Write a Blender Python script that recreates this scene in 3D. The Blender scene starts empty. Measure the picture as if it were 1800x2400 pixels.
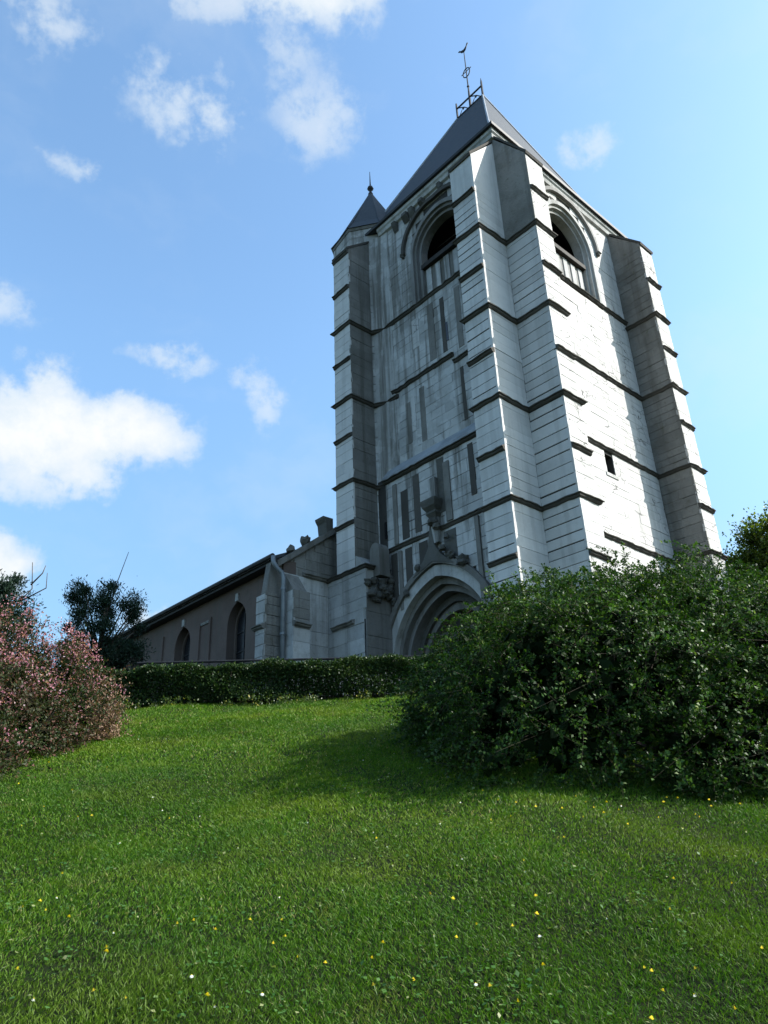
import bpy, bmesh, math, random
import numpy as np
from mathutils import Vector, Matrix
from mathutils.geometry import tessellate_polygon

random.seed(7)
rng = np.random.default_rng(7)
R = math.radians
scene = bpy.context.scene
COL = scene.collection
EYE = 1.6            # eye height; heights below are metres above the eye

# ------------------------------------------------------------------ camera
PITCH, ROLL, FPX = R(24.45), R(-2.3), 1760.0
cam_d = bpy.data.cameras.new('camera')
cam_d.sensor_fit = 'VERTICAL'
cam_d.sensor_height = 36.0
cam_d.lens = FPX / 2400.0 * 36.0
cam_d.clip_start = 0.05
cam_d.clip_end = 3000.0
cam = bpy.data.objects.new('camera', cam_d)
COL.objects.link(cam)
fw = Vector((0, math.cos(PITCH), math.sin(PITCH)))
r0 = Vector((1, 0, 0))
u0 = Vector((0, -math.sin(PITCH), math.cos(PITCH)))
cr = math.cos(ROLL) * r0 + math.sin(ROLL) * u0
cu = -math.sin(ROLL) * r0 + math.cos(ROLL) * u0
M = Matrix((cr, cu, -fw)).transposed().to_4x4()
M.translation = (0, 0, EYE)
cam.matrix_world = M
scene.camera = cam

# ------------------------------------------------------------------ light
SUN_EL = R(36)
HEAD = R(47.6)                                     # bearing of the tower's sunny face
U = Vector((math.sin(HEAD), math.cos(HEAD), 0))    # along the sunny face, away
V = Vector((-math.cos(HEAD), math.sin(HEAD), 0))   # along the shaded face, away
sun_h = (U - V).normalized()
SUN_DIR = Vector((sun_h.x * math.cos(SUN_EL), sun_h.y * math.cos(SUN_EL), math.sin(SUN_EL)))
sd = bpy.data.lights.new('sun', 'SUN')
sd.energy = 3.3
sd.angle = R(0.53)
sd.color = (1.0, 0.965, 0.91)
sun = bpy.data.objects.new('sun', sd)
COL.objects.link(sun)
sun.rotation_euler = (-SUN_DIR).to_track_quat('-Z', 'Y').to_euler()
sun.location = (20, 0, 40)

vs = scene.view_settings
vs.view_transform = 'Standard'
vs.look = 'None'
vs.gamma = 1.0
vs.use_curve_mapping = False
vs.exposure = 1.52

world = bpy.data.worlds.new('World')
scene.world = world
world.use_nodes = True
wt = world.node_tree
for n in list(wt.nodes):
    wt.nodes.remove(n)


class NT:
    """tiny node-tree helper"""
    def __init__(s, tree):
        s.t = tree

    def n(s, typ, **kw):
        nd = s.t.nodes.new(typ)
        for k, v in kw.items():
            setattr(nd, k, v)
        return nd

    def link(s, a, b):
        s.t.links.new(a, b)

    def put(s, sock, v):
        if isinstance(v, bpy.types.NodeSocket):
            s.link(v, sock)
        else:
            sock.default_value = v

    def math(s, op, a, b=0.0, c=None, clamp=False):
        nd = s.n('ShaderNodeMath', operation=op)
        nd.use_clamp = clamp
        s.put(nd.inputs[0], a)
        s.put(nd.inputs[1], b)
        if c is not None:
            s.put(nd.inputs[2], c)
        return nd.outputs[0]

    def vmath(s, op, a, b=(0, 0, 0)):
        nd = s.n('ShaderNodeVectorMath', operation=op)
        s.put(nd.inputs[0], a)
        if op == 'SCALE':
            s.put(nd.inputs[3], b)
        else:
            s.put(nd.inputs[1], b)
        return nd.outputs['Value'] if op in ('DOT_PRODUCT', 'LENGTH', 'DISTANCE') else nd.outputs[0]

    def noise(s, vec, scale, detail=4.0, rough=0.55, dist=0.0):
        nd = s.n('ShaderNodeTexNoise')
        if vec is not None:
            s.link(vec, nd.inputs['Vector'])
        nd.inputs['Scale'].default_value = scale
        nd.inputs['Detail'].default_value = detail
        nd.inputs['Roughness'].default_value = rough
        nd.inputs['Distortion'].default_value = dist
        return nd.outputs['Fac']

    def ramp(s, fac, a, b, lo=0.0, hi=1.0, smooth=True):
        nd = s.n('ShaderNodeMapRange')
        nd.interpolation_type = 'SMOOTHSTEP' if smooth else 'LINEAR'
        s.put(nd.inputs['Value'], fac)
        nd.inputs['From Min'].default_value = a
        nd.inputs['From Max'].default_value = b
        nd.inputs['To Min'].default_value = lo
        nd.inputs['To Max'].default_value = hi
        return nd.outputs[0]

    def mix(s, fac, a, b, blend='MIX'):
        nd = s.n('ShaderNodeMix')
        nd.data_type = 'RGBA'
        nd.blend_type = blend
        s.put(nd.inputs[0], fac)
        for sock, v in ((nd.inputs[6], a), (nd.inputs[7], b)):
            if isinstance(v, tuple) and len(v) == 3:
                v = (*v, 1.0)
            s.put(sock, v)
        return nd.outputs[2]


def build_sky():
    t = NT(wt)
    sky = t.n('ShaderNodeTexSky', sky_type='NISHITA')
    sky.sun_disc = False
    sky.sun_elevation = SUN_EL
    sky.sun_rotation = math.atan2(sun_h.x, sun_h.y)
    sky.altitude = 60.0
    sky.air_density = 1.0
    sky.dust_density = 1.3
    sky.ozone_density = 1.0
    d = t.n('ShaderNodeTexCoord').outputs['Generated']
    d = t.vmath('NORMALIZE', d)
    sep = t.n('ShaderNodeSeparateXYZ')
    t.link(d, sep.inputs[0])
    # ragged edges: two scales of noise on the sphere of directions, gently warped
    warp = t.n('ShaderNodeTexNoise')
    t.link(d, warp.inputs['Vector'])
    warp.inputs['Scale'].default_value = 11.0
    warp.inputs['Detail'].default_value = 5.0
    warp.inputs['Roughness'].default_value = 0.6
    off = t.vmath('SCALE', t.vmath('SUBTRACT', warp.outputs['Color'], (0.5, 0.5, 0.5)), 0.085)
    dw = t.vmath('ADD', d, off)
    n1 = t.noise(d, 13.0, 6.0, 0.58)
    n2 = t.noise(d, 42.0, 6.0, 0.62)
    nn = t.math('ADD', t.math('MULTIPLY', n1, 0.60), t.math('MULTIPLY', n2, 0.40))
    # clouds: direction, half-width, half-height (radians), solidity (1 = dense cumulus, 0.4 = thin wisp)
    puffs = [((-0.385, 0.785, 0.485), 0.150, 0.068, 1.0), ((-0.325, 0.805, 0.497), 0.111, 0.058, 1.0), ((-0.43, 0.775, 0.462), 0.110, 0.060, 1.0),
             ((-0.405, 0.760, 0.520), 0.046, 0.065, .75), ((-0.368, 0.815, 0.448), 0.072, 0.046, .8), ((-0.43, 0.80, 0.43), 0.065, 0.039, .7),
             ((-0.060, 0.490, 0.868), 0.120, 0.075, 1.0), ((-0.105, 0.480, 0.868), 0.10, 0.060, .85), ((-0.03, 0.500, 0.866), 0.07, 0.060, .8), ((-0.155, 0.500, 0.852), 0.120, 0.055, .48), ((-0.085, 0.552, 0.829), 0.040, 0.055, .34),
             ((-0.212, 0.580, 0.787), 0.068, 0.052, .46), ((-0.185, 0.592, 0.785), 0.036, 0.050, .48), ((-0.062, 0.609, 0.791), 0.065, 0.058, .44),
             ((-0.339, 0.606, 0.720), 0.050, 0.022, .40), ((-0.432, 0.676, 0.600), 0.070, 0.030, .46),
             ((-0.255, 0.776, 0.577), 0.075, 0.022, .46), ((-0.160, 0.808, 0.567), 0.030, 0.030, .38), ((-0.150, 0.826, 0.544), 0.033, 0.058, .42),
             ((-0.470, 0.822, 0.322), 0.078, 0.052, 1.0), ((0.262, 0.631, 0.731), 0.040, 0.018, .42), ((0.235, 0.640, 0.731), 0.022, 0.024, .40),
             ((-0.335, 0.49, 0.806), 0.075, 0.035, .44), ((-0.27, 0.925, 0.268), 0.091, 0.046, .75),
             # the same weather beyond the frame
             ((0.75, 0.55, 0.37), 0.195, 0.065, .9), ((0.35, -0.6, 0.72), 0.208, 0.091, .9), ((-0.75, 0.2, 0.62), 0.208, 0.078, .9),
             ((-0.6, -0.6, 0.5), 0.195, 0.078, .9), ((0.8, -0.45, 0.4), 0.208, 0.065, .8), ((-0.9, 0.3, 0.3), 0.208, 0.065, 1.0),
             ((0.0, -0.85, 0.5), 0.182, 0.065, .8)]
    acc = None
    for dr, a, b, w in puffs:
        c = Vector(dr).normalized()
        rt = Vector((c.y, -c.x, 0)).normalized()
        up = rt.cross(c).normalized()
        ex = t.math('DIVIDE', t.vmath('DOT_PRODUCT', dw, tuple(rt)), a)
        ey = t.math('DIVIDE', t.vmath('DOT_PRODUCT', dw, tuple(up)), b)
        ez = t.math('MULTIPLY', t.math('SUBTRACT', 1.0, t.vmath('DOT_PRODUCT', dw, tuple(c))), 1.2)
        rr = t.math('ADD', t.math('ADD', t.math('MULTIPLY', ex, ex), t.math('MULTIPLY', ey, ey)), ez)
        # soft dome: w at the centre, falling through zero at the rim
        val = t.math('MULTIPLY', t.math('SUBTRACT', 1.0, t.math('MINIMUM', rr, 2.2)), w)
        acc = val if acc is None else t.math('MAXIMUM', acc, val)
    dens = t.math('ADD', acc, t.math('MULTIPLY', t.math('SUBTRACT', nn, 0.50), 2.9))
    alpha = t.math('MULTIPLY', t.ramp(dens, 0.0, 0.55), t.ramp(acc, -0.2, 0.95, 0.06, 1.0))
    # faint veil streaks all over
    veil = t.ramp(t.noise(t.vmath('MULTIPLY', dw, (1.0, 1.0, 1.8)), 3.4, 4.0, 0.6), 0.48, 0.78, 0.0, 0.20)
    alpha = t.math('MAXIMUM', alpha, veil)
    shade = t.ramp(dens, 0.3, 1.2)
    grey = t.ramp(t.noise(dw, 20.0, 3.0, 0.6), 0.35, 0.7)
    cc = t.mix(shade, (2.0, 2.25, 2.45), (2.52, 2.56, 2.60))
    cc = t.mix(t.math('MULTIPLY', t.math('SUBTRACT', 1.0, grey), 0.20), cc, (1.85, 2.1, 2.32))
    skyc = t.mix(1.0, sky.outputs[0], (0.79, 0.955, 0.98), 'MULTIPLY')
    low = t.ramp(sep.outputs[2], 0.05, 0.62, 0.52, 0.95)
    skyc = t.vmath('SCALE', skyc, low)
    col = t.mix(alpha, skyc, cc)
    bg = t.n('ShaderNodeBackground')
    t.link(col, bg.inputs['Color'])
    bg.inputs['Strength'].default_value = 0.14
    out = t.n('ShaderNodeOutputWorld')
    t.link(bg.outputs[0], out.inputs['Surface'])


build_sky()
world.cycles.sampling_method = 'MANUAL'
world.cycles.sample_map_resolution = 256

# ------------------------------------------------------------------ materials
MATS = {}


def newmat(name):
    m = bpy.data.materials.new(name)
    m.use_nodes = True
    nt = m.node_tree
    for n in list(nt.nodes):
        nt.nodes.remove(n)
    MATS[name] = m
    t = NT(nt)
    out = t.n('ShaderNodeOutputMaterial')
    b = t.n('ShaderNodeBsdfPrincipled')
    t.link(b.outputs[0], out.inputs[0])
    b.inputs['Specular IOR Level'].default_value = 0.3
    return m, t, b, out


def stone_mat(name, base, streak=0.35, streak_col=(0.10, 0.095, 0.08), blotch=0.25, rough_bump=0.25, crack=0.0, tone=0.16,
              lichen=0.0, patch=0.0, patch_col=(0.7, 0.69, 0.66)):
    m, t, b, out = newmat(name)
    pos = t.n('ShaderNodeNewGeometry')
    p = pos.outputs['Position']
    rnd = t.math('FRACT', t.math('ADD', t.n('ShaderNodeObjectInfo').outputs['Random'],
                                 t.math('MULTIPLY', pos.outputs['Random Per Island'], 3.7)))
    col = t.mix(rnd, tuple(c * (1 - tone) for c in base), tuple(min(0.8, c * (1 + tone * .7)) for c in base))
    n1 = t.noise(p, 0.55, 6.0, 0.62)
    col = t.mix(t.ramp(n1, 0.42, 0.68, 0, blotch), col, tuple(c * k for c, k in zip(base, (.42, .42, .40))))
    n2 = t.noise(p, 3.2, 7.0, 0.65)
    col = t.mix(t.ramp(n2, 0.5, 0.75, 0, blotch), col, tuple(c * k for c, k in zip(base, (.55, .53, .48))))
    if patch:
        pp = t.ramp(t.noise(p, 1.7, 3.0, 0.5), 0.56, 0.60, 0, patch)
        col = t.mix(pp, col, patch_col)
    if streak:
        sv = t.vmath('MULTIPLY', p, (2.6, 2.6, 0.16))
        n3 = t.noise(sv, 1.0, 6.0, 0.6)
        n4 = t.noise(t.vmath('MULTIPLY', p, (9.0, 9.0, 0.35)), 1.0, 4.0, 0.6)
        sk = t.math('MULTIPLY', t.ramp(n3, 0.47, 0.60), t.ramp(n4, 0.30, 0.62, 0.45, 1.0))
        col = t.mix(t.math('MULTIPLY', sk, streak), col, streak_col)
    if lichen:
        n5 = t.noise(p, 6.0, 8.0, 0.7)
        col = t.mix(t.ramp(n5, 0.56, 0.70, 0, lichen), col, (0.09, 0.095, 0.05))
    h = t.math('ADD', t.math('MULTIPLY', t.noise(p, 22.0, 6.0, 0.65), 0.5), t.math('MULTIPLY', n2, 1.0))
    if crack:
        wv = t.n('ShaderNodeTexVoronoi', feature='DISTANCE_TO_EDGE')
        nw = t.n('ShaderNodeTexNoise')
        t.link(p, nw.inputs['Vector'])
        nw.inputs['Scale'].default_value = 1.6
        nw.inputs['Detail'].default_value = 4.0
        off = t.vmath('SCALE', t.vmath('SUBTRACT', nw.outputs['Color'], (.5, .5, .5)), 0.9)
        t.link(t.vmath('ADD', t.vmath('MULTIPLY', p, (1.0, 1.0, 1.5)), off), wv.inputs['Vector'])
        wv.inputs['Scale'].default_value = 1.15
        msk = t.ramp(t.noise(p, 0.9, 3.0, 0.5), 0.47, 0.58)
        ck = t.math('MULTIPLY', t.ramp(wv.outputs['Distance'], 0.008, 0.022, 1.0, 0.0), t.math('MULTIPLY', msk, crack))
        col = t.mix(ck, col, (0.05, 0.048, 0.045))
        h = t.math('SUBTRACT', h, t.math('MULTIPLY', ck, 0.8))
    t.link(col, b.inputs['Base Color'])
    b.inputs['Roughness'].default_value = 0.92
    b.inputs['Specular IOR Level'].default_value = 0.15
    bp = t.n('ShaderNodeBump')
    bp.inputs['Strength'].default_value = rough_bump
    bp.inputs['Distance'].default_value = 0.06
    t.link(h, bp.inputs['Height'])
    t.link(bp.outputs[0], b.inputs['Normal'])
    return m


def plain_mat(name, base, rough=0.7, var=0.3, scale=4.0, bump=0.15, metal=0.0, dist=0.02, spec=0.3):
    m, t, b, out = newmat(name)
    p = t.n('ShaderNodeNewGeometry').outputs['Position']
    n = t.noise(p, scale, 6.0, 0.6)
    col = t.mix(t.ramp(n, 0.3, 0.7), tuple(c * (1 - var) for c in base), tuple(c * (1 + var * .6) for c in base))
    t.link(col, b.inputs['Base Color'])
    b.inputs['Roughness'].default_value = rough
    b.inputs['Metallic'].default_value = metal
    b.inputs['Specular IOR Level'].default_value = spec
    bp = t.n('ShaderNodeBump')
    bp.inputs['Strength'].default_value = bump
    bp.inputs['Distance'].default_value = dist
    t.link(t.noise(p, scale * 6, 5.0, 0.6), bp.inputs['Height'])
    t.link(bp.outputs[0], b.inputs['Normal'])
    return m


def slate_mat():
    m, t, b, out = newmat('slate')
    g = t.n('ShaderNodeNewGeometry')
    p = g.outputs['Position']
    sp = t.n('ShaderNodeSeparateXYZ')
    t.link(p, sp.inputs[0])
    band = t.math('FRACT', t.math('MULTIPLY', sp.outputs[2], 6.5))
    n = t.noise(t.vmath('MULTIPLY', p, (5.0, 5.0, 6.5)), 1.0, 2.0, 0.5)
    big = t.noise(p, 0.5, 5.0, 0.6)
    st = t.noise(t.vmath('MULTIPLY', p, (1.6, 1.6, 0.14)), 1.0, 5.0, 0.6)
    col = t.mix(n, (0.036, 0.043, 0.052), (0.066, 0.075, 0.087))
    col = t.mix(t.ramp(big, 0.4, 0.7, 0, 0.4), col, (0.055, 0.060, 0.066))
    col = t.mix(t.ramp(st, 0.52, 0.7, 0, 0.4), col, (0.075, 0.078, 0.08))
    col = t.mix(t.ramp(band, 0.0, 0.10, 0.35, 0.0), col, (0.015, 0.016, 0.018))
    t.link(col, b.inputs['Base Color'])
    b.inputs['Roughness'].default_value = 0.7
    b.inputs['Specular IOR Level'].default_value = 0.2
    bp = t.n('ShaderNodeBump')
    bp.inputs['Strength'].default_value = 0.35
    bp.inputs['Distance'].default_value = 0.02
    t.link(t.math('ADD', band, n), bp.inputs['Height'])
    t.link(bp.outputs[0], b.inputs['Normal'])
    return m


def leaf_mat(name, c1, c2, c3=None, c3_amt=0.1, trans=0.35, rough=0.45, spec=0.4, pscale=0.6, pcol=None, pamt=0.0, dry=0.0):
    m, t, b, out = newmat(name)
    g = t.n('ShaderNodeNewGeometry')
    rnd = g.outputs['Random Per Island']
    col = t.mix(rnd, c1, c2)
    if c3:
        col = t.mix(t.ramp(rnd, 1.0 - c3_amt, 1.0 - c3_amt + 0.01, 0, 1), col, c3)
    if pcol:
        nz = t.noise(g.outputs['Position'], pscale, 5.0, 0.6)
        col = t.mix(t.ramp(nz, 0.48, 0.66, 0, pamt), col, pcol)
    if dry:
        nd_ = t.noise(g.outputs['Position'], 2.1, 6.0, 0.65)
        col = t.mix(t.math('MULTIPLY', t.ramp(nd_, 0.54, 0.72, 0, dry), t.ramp(rnd, .2, .6)), col, (0.19, 0.155, 0.06))
        nk = t.noise(g.outputs['Position'], 0.33, 4.0, 0.55)
        col = t.mix(t.ramp(nk, 0.45, 0.65, 0, .55), col, (0.024, 0.082, 0.006))
    t.link(col, b.inputs['Base Color'])
    b.inputs['Roughness'].default_value = rough
    b.inputs['Specular IOR Level'].default_value = spec
    tr = t.n('ShaderNodeBsdfTranslucent')
    t.link(t.mix(0.5, col, (0.75, 0.85, 0.25), 'MULTIPLY'), tr.inputs['Color'])
    t.link(t.mix(1.0, col, (1.3, 1.5, 0.6), 'MULTIPLY'), tr.inputs['Color'])
    mx = t.n('ShaderNodeMixShader')
    mx.inputs[0].default_value = trans
    t.link(b.outputs[0], mx.inputs[1])
    t.link(tr.outputs[0], mx.inputs[2])
    t.link(mx.outputs[0], out.inputs[0])
    return m


stone_mat('stone_pale', (0.57, 0.56, 0.54), streak=0.18, blotch=0.16, crack=0.0, tone=0.10, lichen=0.10)
stone_mat('stone_sunny', (0.54, 0.53, 0.51), streak=0.22, blotch=0.22, crack=0.8, tone=0.07, lichen=0.10)
stone_mat('stone_west', (0.45, 0.448, 0.435), streak=0.75, streak_col=(0.105, 0.098, 0.08), blotch=0.40, tone=0.20, lichen=0.30, patch=0.5, patch_col=(0.56, 0.56, 0.55))
stone_mat('stone_west_low', (0.48, 0.478, 0.465), streak=0.8, streak_col=(0.08, 0.075, 0.062), blotch=0.45, tone=0.14, lichen=0.25, patch=0.4, patch_col=(0.56, 0.56, 0.55))
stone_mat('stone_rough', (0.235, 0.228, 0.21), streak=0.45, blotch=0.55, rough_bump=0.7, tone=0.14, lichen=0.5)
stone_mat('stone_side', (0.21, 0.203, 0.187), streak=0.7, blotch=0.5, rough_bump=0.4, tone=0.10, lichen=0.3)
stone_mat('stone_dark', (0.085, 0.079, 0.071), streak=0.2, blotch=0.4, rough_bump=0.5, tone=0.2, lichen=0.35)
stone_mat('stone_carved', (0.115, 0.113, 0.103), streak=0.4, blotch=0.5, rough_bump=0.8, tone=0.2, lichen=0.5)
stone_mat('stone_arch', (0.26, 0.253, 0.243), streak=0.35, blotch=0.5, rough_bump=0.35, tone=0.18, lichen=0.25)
stone_mat('stone_nave', (0.47, 0.47, 0.455), streak=0.35, blotch=0.55, rough_bump=0.45, tone=0.16, lichen=0.35)
stone_mat('render_nave', (0.135, 0.103, 0.090), streak=0.4, blotch=0.35, rough_bump=0.35, tone=0.05, lichen=0.1)
stone_mat('mortar', (0.055, 0.053, 0.05), streak=0.3, blotch=0.3, rough_bump=0.4, tone=0.05)
slate_mat()
plain_mat('lead', (0.27, 0.29, 0.31), rough=0.5, var=0.25, scale=1.5)
plain_mat('zinc', (0.20, 0.225, 0.245), rough=0.45, var=0.2, scale=2.0, metal=0.3)
plain_mat('iron', (0.022, 0.022, 0.024), rough=0.6, var=0.3)
plain_mat('gutter_dark', (0.03, 0.031, 0.033), rough=0.6, var=0.3)
plain_mat('oak_dark', (0.040, 0.035, 0.030), rough=0.8, var=0.4, scale=3.0, bump=0.4)
plain_mat('oak_grey', (0.15, 0.14, 0.125), rough=0.85, var=0.4, scale=3.0, bump=0.5)
plain_mat('glass_dark', (0.012, 0.013, 0.016), rough=0.25, var=0.3, spec=0.5)
plain_mat('bark', (0.07, 0.055, 0.042), rough=0.9, var=0.4, scale=9.0, bump=0.6)
plain_mat('twig', (0.045, 0.036, 0.022), rough=0.85, var=0.4, scale=9.0)
plain_mat('rail_paint', (0.02, 0.022, 0.025), rough=0.7, var=0.2, spec=.1)
leaf_mat('leaf_shrub', (0.009, 0.030, 0.004), (0.040, 0.088, 0.010), (0.10, 0.14, 0.03), 0.06, trans=0.25, rough=0.5, spec=0.16, pscale=0.9, pcol=(0.018, 0.046, 0.008), pamt=0.5)
leaf_mat('leaf_hedge', (0.012, 0.030, 0.008), (0.032, 0.064, 0.016), (0.08, 0.11, 0.03), 0.05, trans=0.2, spec=0.2, pscale=0.8, pcol=(0.06, 0.09, 0.02), pamt=0.4)
leaf_mat('leaf_pinkbush', (0.014, 0.030, 0.008), (0.042, 0.056, 0.016), (0.11, 0.050, 0.038), 0.22, trans=0.22, spec=0.2, rough=.55, pscale=1.3, pcol=(0.080, 0.045, 0.030), pamt=0.45)
leaf_mat('blossom', (0.30, 0.10, 0.14), (0.44, 0.22, 0.27), (0.56, 0.40, 0.44), 0.08, trans=0.35, rough=0.6, spec=0.2)
leaf_mat('leaf_dry', (0.17, 0.10, 0.065), (0.27, 0.17, 0.11), trans=0.2, rough=0.7)
leaf_mat('leaf_conifer', (0.009, 0.022, 0.015), (0.020, 0.042, 0.027), trans=0.12, rough=0.6, spec=.15)
leaf_mat('leaf_clover', (0.026, 0.085, 0.012), (0.075, 0.16, 0.03), (0.22, 0.24, 0.10), 0.08, trans=0.25, rough=0.5, spec=.25)
leaf_mat('leaf_shoot', (0.026, 0.068, 0.014), (0.075, 0.135, 0.034), (0.15, 0.19, 0.07), 0.12, trans=0.3, rough=0.45, spec=.2)
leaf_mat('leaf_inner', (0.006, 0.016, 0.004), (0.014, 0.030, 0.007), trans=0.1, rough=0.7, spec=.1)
leaf_mat('leaf_tree', (0.034, 0.060, 0.008), (0.080, 0.112, 0.014), (0.12, 0.14, 0.025), 0.15, trans=0.4, spec=.2)
leaf_mat('leaf_weed', (0.03, 0.06, 0.01), (0.07, 0.10, 0.02), (0.30, 0.27, 0.05), 0.06, trans=0.3)
leaf_mat('grass_blade', (0.028, 0.092, 0.004), (0.118, 0.208, 0.010), (0.26, 0.24, 0.09), 0.05, trans=0.3, rough=0.55, spec=0.2,
         pscale=0.7, pcol=(0.150, 0.205, 0.018), pamt=0.85, dry=0.75)
leaf_mat('petal_yellow', (0.72, 0.52, 0.02), (0.82, 0.66, 0.04), trans=0.2, rough=0.6, spec=0.2)
leaf_mat('petal_white', (0.75, 0.75, 0.72), (0.82, 0.82, 0.80), trans=0.2, rough=0.6, spec=0.2)
leaf_mat('stem_green', (0.06, 0.11, 0.02), (0.09, 0.15, 0.03), trans=0.1)


def soil_mat():
    m, t, b, out = newmat('lawn_soil')
    p = t.n('ShaderNodeNewGeometry').outputs['Position']
    n = t.noise(p, 1.3, 7.0, 0.65)
    f = t.noise(p, 30.0, 6.0, 0.7)
    col = t.mix(t.ramp(n, 0.38, 0.68), (0.008, 0.016, 0.003), (0.016, 0.022, 0.006))
    col = t.mix(t.ramp(f, 0.5, 0.75, 0, 0.6), col, (0.035, 0.030, 0.016))
    t.link(col, b.inputs['Base Color'])
    b.inputs['Roughness'].default_value = 0.95
    b.inputs['Specular IOR Level'].default_value = 0.1
    bp = t.n('ShaderNodeBump')
    bp.inputs['Strength'].default_value = 0.8
    bp.inputs['Distance'].default_value = 0.04
    t.link(f, bp.inputs['Height'])
    t.link(bp.outputs[0], b.inputs['Normal'])


soil_mat()


# ------------------------------------------------------------------ object helpers
def tag(o, label=None, cat=None, group=None, kind=None):
    if label: o['label'] = label
    if cat: o['category'] = cat
    if group: o['group'] = group
    if kind: o['kind'] = kind
    return o


def empty(name, loc, rz=0.0):
    o = bpy.data.objects.new(name, None)
    COL.objects.link(o)
    o.location = loc
    o.rotation_euler = (0, 0, rz)
    o.empty_display_size = 0.3
    return o


def link_mesh(name, me, parent=None):
    o = bpy.data.objects.new(name, me)
    COL.objects.link(o)
    o.parent = parent
    return o


def np_mesh(name, verts, faces, mats, parent=None, smooth=False, matidx=None):
    """verts (n,3), faces (m,k) with k constant"""
    me = bpy.data.meshes.new(name)
    verts = np.asarray(verts, np.float32)
    faces = np.asarray(faces, np.int32)
    m, k = faces.shape
    me.vertices.add(len(verts))
    me.vertices.foreach_set('co', verts.ravel())
    me.loops.add(m * k)
    me.loops.foreach_set('vertex_index', faces.ravel())
    me.polygons.add(m)
    me.polygons.foreach_set('loop_start', np.arange(0, m * k, k, dtype=np.int32))
    if matidx is not None:
        me.polygons.foreach_set('material_index', np.asarray(matidx, np.int32))
    if smooth:
        me.polygons.foreach_set('use_smooth', np.ones(m, bool))
    for mt in (mats if isinstance(mats, (list, tuple)) else [mats]):
        me.materials.append(MATS[mt])
    me.update(calc_edges=True)
    me.validate()
    return link_mesh(name, me, parent)


class MB:
    """collects simple solids into one mesh; z given above the eye, zoff subtracted when built"""
    def __init__(s):
        s.v = []
        s.f = []

    def add(s, vs, fs):
        b = len(s.v)
        s.v += [tuple(p) for p in vs]
        s.f += [tuple(i + b for i in f) for f in fs]
        return s

    def box(s, x0, x1, y0, y1, z0, z1):
        v = [(x0, y0, z0), (x1, y0, z0), (x1, y1, z0), (x0, y1, z0), (x0, y0, z1), (x1, y0, z1), (x1, y1, z1), (x0, y1, z1)]
        return s.add(v, [(0, 3, 2, 1), (4, 5, 6, 7), (0, 1, 5, 4), (1, 2, 6, 5), (2, 3, 7, 6), (3, 0, 4, 7)])

    def loft(s, rings, cap=True):
        n = len(rings[0])
        v = [p for r in rings for p in r]
        f = []
        for i in range(len(rings) - 1):
            for j in range(n):
                k = (j + 1) % n
                f.append((i * n + j, i * n + k, (i + 1) * n + k, (i + 1) * n + j))
        if cap:
            f.append(tuple(range(n))[::-1])
            f.append(tuple((len(rings) - 1) * n + j for j in range(n)))
        return s.add(v, f)

    def tube(s, pts, rad, k=6):
        pts = [Vector(p) for p in pts]
        rings = []
        for i, p in enumerate(pts):
            t = (pts[min(i + 1, len(pts) - 1)] - pts[max(i - 1, 0)]).normalized()
            a = t.orthogonal().normalized() if i == 0 else (a - t * a.dot(t)).normalized()
            b = t.cross(a)
            r = rad[i] if isinstance(rad, (list, tuple)) else rad
            rings.append([tuple(p + (a * math.cos(6.2832 * j / k) + b * math.sin(6.2832 * j / k)) * r) for j in range(k)])
        return s.loft(rings)

    def build(s, name, mat, parent=None, zoff=0.0, smooth=False, bevel=0.0):
        bm = bmesh.new()
        vs = [bm.verts.new((p[0], p[1], p[2] - zoff)) for p in s.v]
        for f in s.f:
            try:
                bm.faces.new([vs[i] for i in f])
            except ValueError:
                pass
        bmesh.ops.recalc_face_normals(bm, faces=bm.faces)
        if bevel:
            bmesh.ops.bevel(bm, geom=list(bm.edges), offset=bevel, segments=1, affect='EDGES', clamp_overlap=True)
        me = bpy.data.meshes.new(name)
        bm.to_mesh(me)
        bm.free()
        me.materials.append(MATS[mat])
        if smooth:
            me.polygons.foreach_set('use_smooth', [True] * len(me.polygons))
        return link_mesh(name, me, parent)


def moulding(path, prof, closed=False, wear=0.0):
    """path: plan points, wall on the left of travel reversed: outward is to the right; prof: (out, z) loop"""
    P = [Vector((p[0], p[1])) for p in path]
    if wear:
        Q = []
        for a, b in zip(P[:-1], P[1:]):
            k = max(1, int((b - a).length / 0.17))
            Q += [a + (b - a) * (i / k) for i in range(k)]
        P = Q + [P[-1]]
    n = len(P)
    rings = []
    for i in range(n):
        if closed or 0 < i < n - 1:
            d0 = (P[i] - P[i - 1]).normalized()
            d1 = (P[(i + 1) % n] - P[i]).normalized()
        elif i == 0:
            d0 = d1 = (P[1] - P[0]).normalized()
        else:
            d0 = d1 = (P[-1] - P[-2]).normalized()
        n0 = Vector((d0.y, -d0.x))
        n1 = Vector((d1.y, -d1.x))
        mt = n0 + n1
        mt = mt / max(0.2, mt.dot(n0)) if mt.length > 1e-6 else n0
        f = dz = 0.0
        if wear:
            f = random.gauss(0, wear) - (random.random() < .06) * random.uniform(.1, .35)
            dz = random.gauss(0, .008)
        rings.append([(P[i].x + mt.x * (o * (1 + f) if o > 0 else o), P[i].y + mt.y * (o * (1 + f) if o > 0 else o),
                       z + (dz + random.gauss(0, .004) if wear and o > 0 else 0)) for o, z in prof])
    mb = MB()
    if closed:
        rings.append(rings[0])
    mb.loft(rings, cap=not closed)
    return mb


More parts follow.
